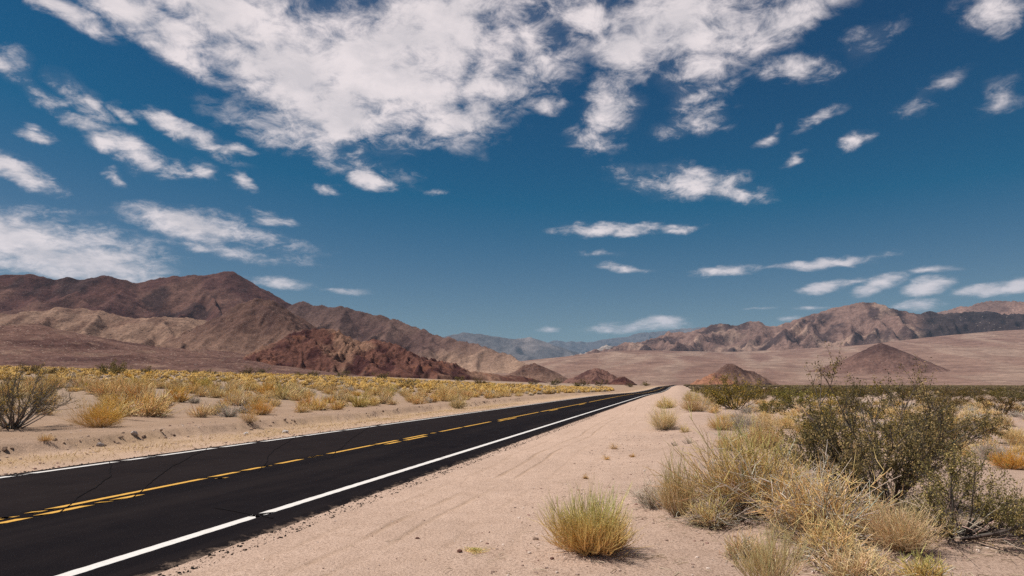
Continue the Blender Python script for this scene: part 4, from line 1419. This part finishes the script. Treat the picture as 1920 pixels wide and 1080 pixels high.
TAKEN = [(o.location.x, o.location.y, 3.4 if o.name == 'bare_bush' else 2.1 if 'orange-gold' in o['label'] else 1.1) for o in COL.objects if o.type == 'EMPTY']
edge = lambda t: 20.3 + 1.2 * noise2(t * .06, t * 0, 77) + .9 * noise2(t * .3, t * 0, 79)
pts = scatter(30000, 18.5, 300, -5, 460, R4, -120, 1150, 330)
pts = pts[pts[:, 3] > edge(pts[:, 4])]
clump = fbm(pts[:, 0] * .09, pts[:, 1] * .09, 3, 83)
pts = pts[R4.random(len(pts)) < np.clip(  .74 + 1.5 * clump + .05 * sstep(pts[:, 5], 60, 120) + .3 * (pts[:, 3] < edge(pts[:, 4]) + 4), .08, 1)]
pts = pts[np.argsort(pts[:, 5])]
pts = thin(pts, lambda q: 1.02 + .75 * float(sstep(q[5], 50, 130)), TAKEN)
front = pts[:, 3] < edge(pts[:, 4]) + 2.2
N_IND = 300
FAR_GOLD = Bundle()


def add_far(q, pal, H, R, n, w):
    V, f, c = far_shrub(R4, H, R, n, pal, w)
    FAR_GOLD.add(V + np.array([q[0], q[1], q[2] - .02]), f, np.minimum(c * (.76 + .28 * R4.random()) * np.array([.80, .74, .66]), .86))


LAB_FIELD = {'gold': 'one of the many golden shrubs crowding the field left of the road', 'ochre': 'deeper orange-yellow shrub among the golden ones left of the road', 'greengold': 'greenish-yellow shrub among the golden ones left of the road', 'grey': 'low grey dead shrub among the golden ones left of the road'}
FRONT = []
cnt = 0
for i, q in enumerate(pts):
    rr = R4.random()
    key = 'gold' if rr < .78 else 'ochre' if rr < .83 else 'greengold' if rr < .87 else 'grey'
    big = .78 + 1.25 * R4.random() ** 1.7 if key != 'grey' else .65 + .4 * R4.random()
    if front[i]:
        big *= 1.1
    if cnt < N_IND:
        me = VAR[key][R4.integers(len(VAR[key]))]
        o = obj('field_shrub', me, None)
        s_ = big * R4.uniform(.85, 1.1)
        place(o, q[0], q[1], R4.random() * 6.28, (s_, s_, big * R4.uniform(.8, 1.05)))
        if front[i] and key != 'grey':
            tag(o, 'front row shrub', 'shrub', 'front row shrubs along the left verge')
            FRONT.append((q[4], o))
        else:
            tag(o, LAB_FIELD[key], 'shrub', key + ' shrubs in the left field')
        cnt += 1
    else:
        if R4.random() < .18:
            key, big = 'grey', big * .8
        add_far(q, {'gold': GOLD, 'ochre': OCHRE, 'greengold': GREENGOLD, 'grey': GREY}[key], .62 * big, .62 * big, int(np.interp(q[5], [40, 90, 200, 330], [90, 60, 32, 22])), np.interp(q[5], [40, 330], [.028, .11]))
ONES = ['', 'first', 'second', 'third', 'fourth', 'fifth', 'sixth', 'seventh', 'eighth', 'ninth', 'tenth', 'eleventh', 'twelfth', 'thirteenth', 'fourteenth', 'fifteenth', 'sixteenth', 'seventeenth', 'eighteenth', 'nineteenth']
TENS = {20: ('twenty', 'twentieth'), 30: ('thirty', 'thirtieth'), 40: ('forty', 'fortieth'), 50: ('fifty', 'fiftieth'), 60: ('sixty', 'sixtieth'), 70: ('seventy', 'seventieth'), 80: ('eighty', 'eightieth'), 90: ('ninety', 'ninetieth')}


def ordinal(i):
    if i < 20:
        return ONES[i]
    t_, u_ = i // 10 * 10, i % 10
    return TENS[t_][1] if u_ == 0 else TENS[t_][0] + '-' + ONES[u_]


FRONT.sort(key=lambda f_: f_[0])
for i, (_, o) in enumerate(FRONT):
    o['label'] = ordinal(i + 1) + ' golden shrub from the left in the row along the left sandy verge'
taken_l = set()
for i, (_, fo) in enumerate(FRONT):
    fx, fy, _d = pixel_of(*fo.location)
    best = None
    for o in COL.objects:
        if o.name.startswith('field_shrub') and o['group'] == 'gold shrubs in the left field' and o.name not in taken_l:
            qx, qy, qd = pixel_of(*o.location)
            if qd > _d + .8 and abs(qx - fx) < 30 and (best is None or qd < best[0]):
                best = (qd, o)
    if best:
        taken_l.add(best[1].name)
        best[1]['label'] = 'golden field shrub right behind the ' + ordinal(i + 1) + ' shrub of the row along the verge'
obj('yellow_scrub', FAR_GOLD.mesh('yellow_scrub'), M_STEM, kind='stuff', label='far part of the yellow scrub field left of the road', cat='scrub')

# dark bushes along the foot of the left hills and on the verge beyond
FAR_DARK = Bundle()
DARK = [(0, (.11, .085, .06)), (.5, (.135, .105, .055)), (1, (.18, .14, .07))]


def add_dark(q, H, R, n, w, rng):
    V, f, c = far_shrub(rng, H, R, n, DARK, w)
    FAR_DARK.add(V + np.array([q[0], q[1], q[2] - .02]), f, c * (.75 + .5 * rng.random()))


R5 = np.random.default_rng(53)
EDGE_B = sorted(((205, 703, 50), (60, 700, 34), (105, 702, 30), (275, 701, 26), (362, 702, 20), (395, 703, 20), (465, 703, 30), (490, 702, 26), (585, 706, 24), (640, 708, 26), (715, 712, 30), (560, 706, 20), (760, 726, 34), (960, 724, 12), (900, 722, 30), (1000, 722, 22), (1040, 722, 34), (1090, 726, 52), (1125, 724, 26), (1180, 726, 20), (1210, 724, 18), (775, 719, 20), (860, 716, 22)))
for ib, (px, py, w_) in enumerate(EDGE_B):
    lab_l = ordinal(ib + 1) + ' dark olive bush from the left along the yellow field edge'
    r_, _, p = sized(px, py, w_, 10)
    if np.hypot(p[0], p[1]) > 700:
        p = far(px, py, 420)
    o = obj('creosote_bush', VAR['creosote'][R5.integers(5)], None)
    d = np.hypot(p[0], p[1])
    k = d / F
    s_ = w_ * k * .5 / 1.25
    s_ = min(s_, 3.0)
    o.location = (p[0], p[1], gz(p[0], p[1]) - .05)
    o.rotation_euler = (0, 0, R5.random() * 6)
    o.scale = (s_, s_, s_ * .85)
    tag(o, lab_l, 'bush', 'dark bushes along the far edge of the left field')

# the plain right of the road
pts = scatter(26000, -620, -3.2, 12, 900, R5, 1230, 2080, 1000)
cl = fbm(pts[:, 0] * .03, pts[:, 1] * .03, 3, 87)
bush = pts[R5.random(len(pts)) < np.clip(.62 + 1.0 * cl, .12, 1) * sstep(pts[:, 5], 22, 45)]
bush = bush[np.argsort(bush[:, 5])]
bush = thin(bush, lambda q: 1.9, [(a_, b_, 2.2) for a_, b_, _ in TAKEN])
cnt = 0
for q in bush:
    s_ = .55 + .75 * R5.random()
    if cnt < 230:
        o = obj('creosote_bush', VAR['creosote'][R5.integers(5)], None)
        place(o, q[0], q[1], R5.random() * 6, (s_, s_, s_ * R5.uniform(.7, .95)), .03)
        tag(o, 'one of the dark olive bushes dotting the plain right of the road', 'bush', 'dark bushes on the right plain')
        cnt += 1
    else:
        add_dark(q, 1.15 * s_, 1.3 * s_, int(np.interp(q[5], [80, 300, 1000], [46, 26, 12])), np.interp(q[5], [80, 1000], [.10, .40]), R5)
FD = FAR_DARK.mesh('dark_scrub')
obj('dark_scrub', FD, M_LEAF, kind='stuff', label='far dark bushes covering the plain right of the road', cat='scrub')

R6 = np.random.default_rng(61)
pts = scatter(9000, -90, -1.6, 9, 130, R6, 1240, 2060, 130)
cl = fbm(pts[:, 0] * .12, pts[:, 1] * .12, 3, 91)
tu = pts[R6.random(len(pts)) < np.clip(.60 + 1.2 * cl, .08, 1)]
tu = tu[np.argsort(tu[:, 5])]
open_sand = [(G(1890, 900)[0], G(1890, 900)[1], 1.6)]
tu = thin(tu, lambda q: 1.15, [(a_, b_, 1.15) for a_, b_, _ in TAKEN] + open_sand)
lab_r = {'straw': 'small straw tuft among the bushes of the right plain', 'grey': 'small grey-beige cushion shrub on the right plain', 'gold': 'small golden tuft on the right plain'}
for q in tu[:290]:
    rr = R6.random()
    key = 'straw' if rr < .45 else 'grey' if rr < .72 else 'gold'
    if q[5] < 14:
        continue
    o = obj('plain_tuft', VAR[key][R6.integers(len(VAR[key]))], None)
    s_ = R6.uniform(.5, .95)
    place(o, q[0], q[1], R6.random() * 6, (s_, s_, s_ * R6.uniform(.6, .9)))
    tag(o, lab_r[key], 'tuft', key + ' tufts on the right plain')

# tell the plants beside a landmark apart by that landmark
MARKS = [('silvery white-grey', 'silvery shrub on the bank'), ('dark dense creosote', 'dark dense creosote near the road end'), ('brownish thinning', 'brownish creosote of the right plain'), ('rounded creosote', 'rounded creosote behind the tall one'),
         ('golden shrub at the right edge', 'golden shrub at the right edge'), ('open creosote', 'open creosote with diagonal stems'), ('low beige-grey', 'beige-grey shrub near the right edge'), ('large straw clump', 'large straw clump on the bank'), ('tall creosote', 'tall creosote with twisted trunk')]
KINDS = {'dark bushes on the right plain': 'dark olive bush', 'straw tufts on the right plain': 'straw tuft', 'grey tufts on the right plain': 'grey-beige tuft', 'gold tufts on the right plain': 'golden tuft'}
marks = []
for o in COL.objects:
    for key, nm in MARKS:
        if o.type == 'EMPTY' and o.get('label', '').startswith(key):
            marks.append((pixel_of(*o.location), nm))
near = {}
for o in COL.objects:
    kd = KINDS.get(o.get('group', ''))
    if kd:
        qx, qy, qd = pixel_of(*o.location)
        d_, nm, side = min((math.hypot(qx - m_[0][0], (qy - m_[0][1]) * 2), m_[1], 'left' if qx < m_[0][0] else 'right') for m_ in marks)
        near.setdefault((kd, nm, side), []).append((d_, o))
for (kd, nm, side), lst in near.items():
    lst.sort(key=lambda e_: e_[0])
    for i, (_, o) in enumerate(lst[:6]):
        o['label'] = ('' if i == 0 else ordinal(i + 1) + ' ') + 'nearest ' + kd + ' ' + side + ' of the ' + nm

# ------------------------------------------------------------------ stones, clods and litter
def rock_material(name, c0, c1):
    m, T = new_mat(name)
    P = T.n('ShaderNodeTexCoord').outputs['Object']
    n = T.noise(P, 3.0, 5, .65).outputs[0]
    rnd = T.n('ShaderNodeObjectInfo').outputs['Random']
    c = T.mix(T.math('MULTIPLY', T.math('ADD', n, rnd), .5), c0, c1)
    b = T.n('ShaderNodeBump', inp={'Strength': .6, 'Distance': .1, 'Height': T.noise(P, 8.0, 4, .6).outputs[0]}).outputs[0]
    finish(T, c, .9, b, .1)
    return m


M_CLOD = rock_material('crusted_soil', (.20, .135, .10, 1), (.38, .265, .20, 1))
M_PALE = rock_material('pale_stone', (.36, .30, .27, 1), (.62, .56, .52, 1))
M_REDST = rock_material('red_stone', (.16, .07, .055, 1), (.28, .15, .12, 1))


def stone_arrays(rng, sub=1):
    import bmesh
    bm = bmesh.new()
    bmesh.ops.create_icosphere(bm, subdivisions=sub, radius=1.0)
    V = np.array([v.co[:] for v in bm.verts])
    Fc = np.array([[v.index for v in f.verts] for f in bm.faces])
    bm.free()
    o = rng.normal(size=3) * 5
    d = 1 + .35 * noise2(V[:, 0] * 1.3 + o[0], V[:, 1] * 1.3 + V[:, 2] * .7 + o[1], 3) + .12 * rng.normal(size=len(V))
    V = V * d[:, None] * np.array([1, rng.uniform(.6, .95), rng.uniform(.5, .8)])
    return V, Fc


R7 = np.random.default_rng(67)
STONES = [stone_arrays(R7, 2) for _ in range(5)]
SM = {}
for nm, mt in (('clod', M_CLOD), ('pale', M_PALE), ('red', M_REDST)):
    SM[nm] = []
    for V, f in STONES:
        me = mesh_np(nm + '_stone', V, f, smooth=False)
        me.materials.append(mt)
        SM[nm].append(me)


def stone(name, label, px, py, size, kind_, group=None, cat='stone', pos=None):
    p = G(px, py) if pos is None else pos
    o = obj(name, SM[kind_][R7.integers(5)], None, label=label, cat=cat, group=group)
    o.location = (p[0], p[1], gz(p[0], p[1]) + size * .2)
    o.rotation_euler = (R7.normal() * .2, R7.normal() * .2, R7.random() * 6)
    o.scale = (size, size, size)


stone('boulder', 'pale stone with dark shadow on the left verge below the golden shrub', 252, 819, .13, 'pale')
stone('boulder', 'pale stone beside the clods low on the left verge', 187, 837, .12, 'pale')
stone('boulder', 'pale stone near the road under the crusted bank', 535, 812, .13, 'pale')
stone('boulder', 'whitish stone on the left verge between bank and asphalt', 461, 815, .11, 'pale')
stone('pebble', 'small dark red pebble on the sand left of the green-tipped shrub', 783, 1010, .026, 'red')
stone('pebble', 'flat brownish pebble beside the dry patch on the shoulder', 862, 1036, .036, 'red')
stone('pebble', 'dark red pebble in front of the green-tipped shrub', 1035, 1050, .024, 'red')
stone('pebble', 'brown stone on the sand left of the green-tipped shrub', 1004, 1013, .034, 'clod')
for i in range(230):
    t = R7.uniform(6, 75)
    w = 0.9 * noise2(np.array([t * .08]), np.array([3.0]), 5)[0] + .35 * noise2(np.array([t * .45]), np.array([9.0]), 6)[0]
    if noise2(np.array([t * .25]), np.array([1.0]), 99)[0] < -.12:
        continue
    a = 16.7 - w + R7.normal() * .13
    q = road_xy(np.array(a), np.array(t))
    stone('dirt_clod', 'dark crusted dirt clod along the eroded lip of the left verge', 0, 0, R7.uniform(.025, .08), 'clod', 'clods along the left verge', 'clod', pos=q)

for (px, py, w_, h, lab) in ((890, 1033, 74, 5, 'flattened yellowish dry grass patch on the sandy shoulder'), (1152, 842, 26, 14, 'sparse orange dead weed on the sand before the gravel bank'),
                             (1138, 862, 22, 9, 'lower sparse dead weed left of the orange one on the sand'), (1186, 858, 12, 9, 'tiny orange sprig right of the sparse weeds'), (1098, 898, 12, 9, 'tiny orange sprig above the green-tipped shrub')):
    r_, hh, p = sized(px, py, w_, h)
    A, B = tussock(R2, hh, r_, 60 if w_ < 60 else 500, 90 if w_ < 60 else 900, OCHRE if w_ < 60 else OLIVESTRAW, r=.0022, tw_len=.5, K=3, tmax=88, lift=.1, spread=.8, lmin=.2, base=.5)
    obj('dead_weed' if w_ < 60 else 'dry_grass_patch', join(A, B).mesh('weed'), M_STEM, loc=(p[0], p[1], p[2] - .004), label=lab, cat='weed')

# loose gravel, too small to count
GB = Bundle()
small = [stone_arrays(R7, 1) for _ in range(6)]
tone = np.array([(.30, .21, .17), (.44, .33, .27), (.58, .47, .40), (.36, .26, .21), (.28, .17, .14)])


def gravel(n, amin, amax, tmin, tmax, smin, smax, dens=None):
    a = R7.uniform(amin, amax, n)
    t = tmin + (tmax - tmin) * R7.random(n) ** 1.6
    xy = road_xy(a, t)
    if dens is not None:
        k = R7.random(n) < dens(xy[:, 0], xy[:, 1])
        xy = xy[k]
    z = ground_z(xy[:, 0], xy[:, 1])
    for (x, y), zz_ in zip(xy, z):
        V, f = small[R7.integers(6)]
        s_ = smin + (smax - smin) * R7.random() ** 3
        th = R7.random() * 6.28
        c, s = math.cos(th), math.sin(th)
        W_ = V * s_
        GB.add(np.stack([W_[:, 0] * c - W_[:, 1] * s + x, W_[:, 0] * s + W_[:, 1] * c + y, W_[:, 2] + zz_ + s_ * .2], 1), f, tone[R7.integers(5)])


gravel(9500, -3.8, 2.4, 4.0, 26, .005, .026, lambda x, y: np.clip(.35 + 1.4 * fbm(x * .6, y * .6, 3, 5), .05, 1))
gravel(500, 1.5, EDGE_R - .2, 4.0, 30, .005, .016)
gravel(1500, EDGE_L + .1, 20, 4, 70, .015, .05)
tone = np.array([(.012, .010, .010), (.03, .025, .022), (.02, .016, .016), (.2, .15, .12), (.016, .013, .013)])
gravel(2600, EDGE_R - .34, EDGE_R + .02, 3.5, 40, .006, .022)
gravel(700, EDGE_L - .02, EDGE_L + .25, 6, 50, .008, .03)
me = GB.mesh('gravel', False)
m_g, T = new_mat('loose_gravel')
finish(T, T.n('ShaderNodeVertexColor', layer_name='col').outputs[0], .95, None, .1)
obj('gravel', me, m_g, kind='stuff', label='loose gravel strewn over the sand', cat='gravel')

# fallen twigs and dry grass litter under the shrubs
LB = Bundle()
n = 6000
a = R7.normal(-2.9, 1.8, n)
t = R7.uniform(4.5, 12.5, n)
xy = road_xy(a, t)
k = R7.random(n) < np.clip(.5 + 1.5 * fbm(xy[:, 0] * .8, xy[:, 1] * .8, 3, 15), .05, 1)
xy = xy[k]
n = len(xy)
z = ground_z(xy[:, 0], xy[:, 1]) + .008
th = R7.random(n) * 6.28
L = R7.uniform(.04, .22, n)
P0 = np.stack([xy[:, 0], xy[:, 1], z], 1)
dirs = np.stack([np.cos(th), np.sin(th), R7.normal(size=n) * .08 + .04], 1) * L[:, None]
P = np.stack([P0, P0 + dirs * .5 + R7.normal(size=(n, 3)) * .008 + np.array([0, 0, .006]), P0 + dirs], 1)
V, f = tubes(P, np.full((n, 3), .0025) * R7.uniform(.6, 1.6, (n, 1)))
LB.add(V, f, np.repeat(ramp(R7.random(n), [(0, (.12, .085, .06)), (.5, (.36, .27, .18)), (1, (.56, .47, .36))]), 9, 0))
n = 3800
px_ = R7.uniform(EDGE_L + .3, 16.2, n)
t = R7.uniform(5, 60, n)
xy = road_xy(px_, t)
z = ground_z(xy[:, 0], xy[:, 1])
P0 = np.stack([xy[:, 0], xy[:, 1], z], 1)
d = R7.normal(size=(n, 3)) * .06
d[:, 2] = np.abs(d[:, 2]) + .03
V, f = spikes(P0, P0 + d, np.full(n, .006), R7)
LB.add(V, f, np.repeat(ramp(R7.random(n), [(0, (.45, .30, .14)), (1, (.60, .43, .22))]), 5, 0))
obj('plant_litter', LB.mesh('plant_litter'), M_STEM, kind='stuff', label='fallen twigs and straw lying on the sand', cat='litter')
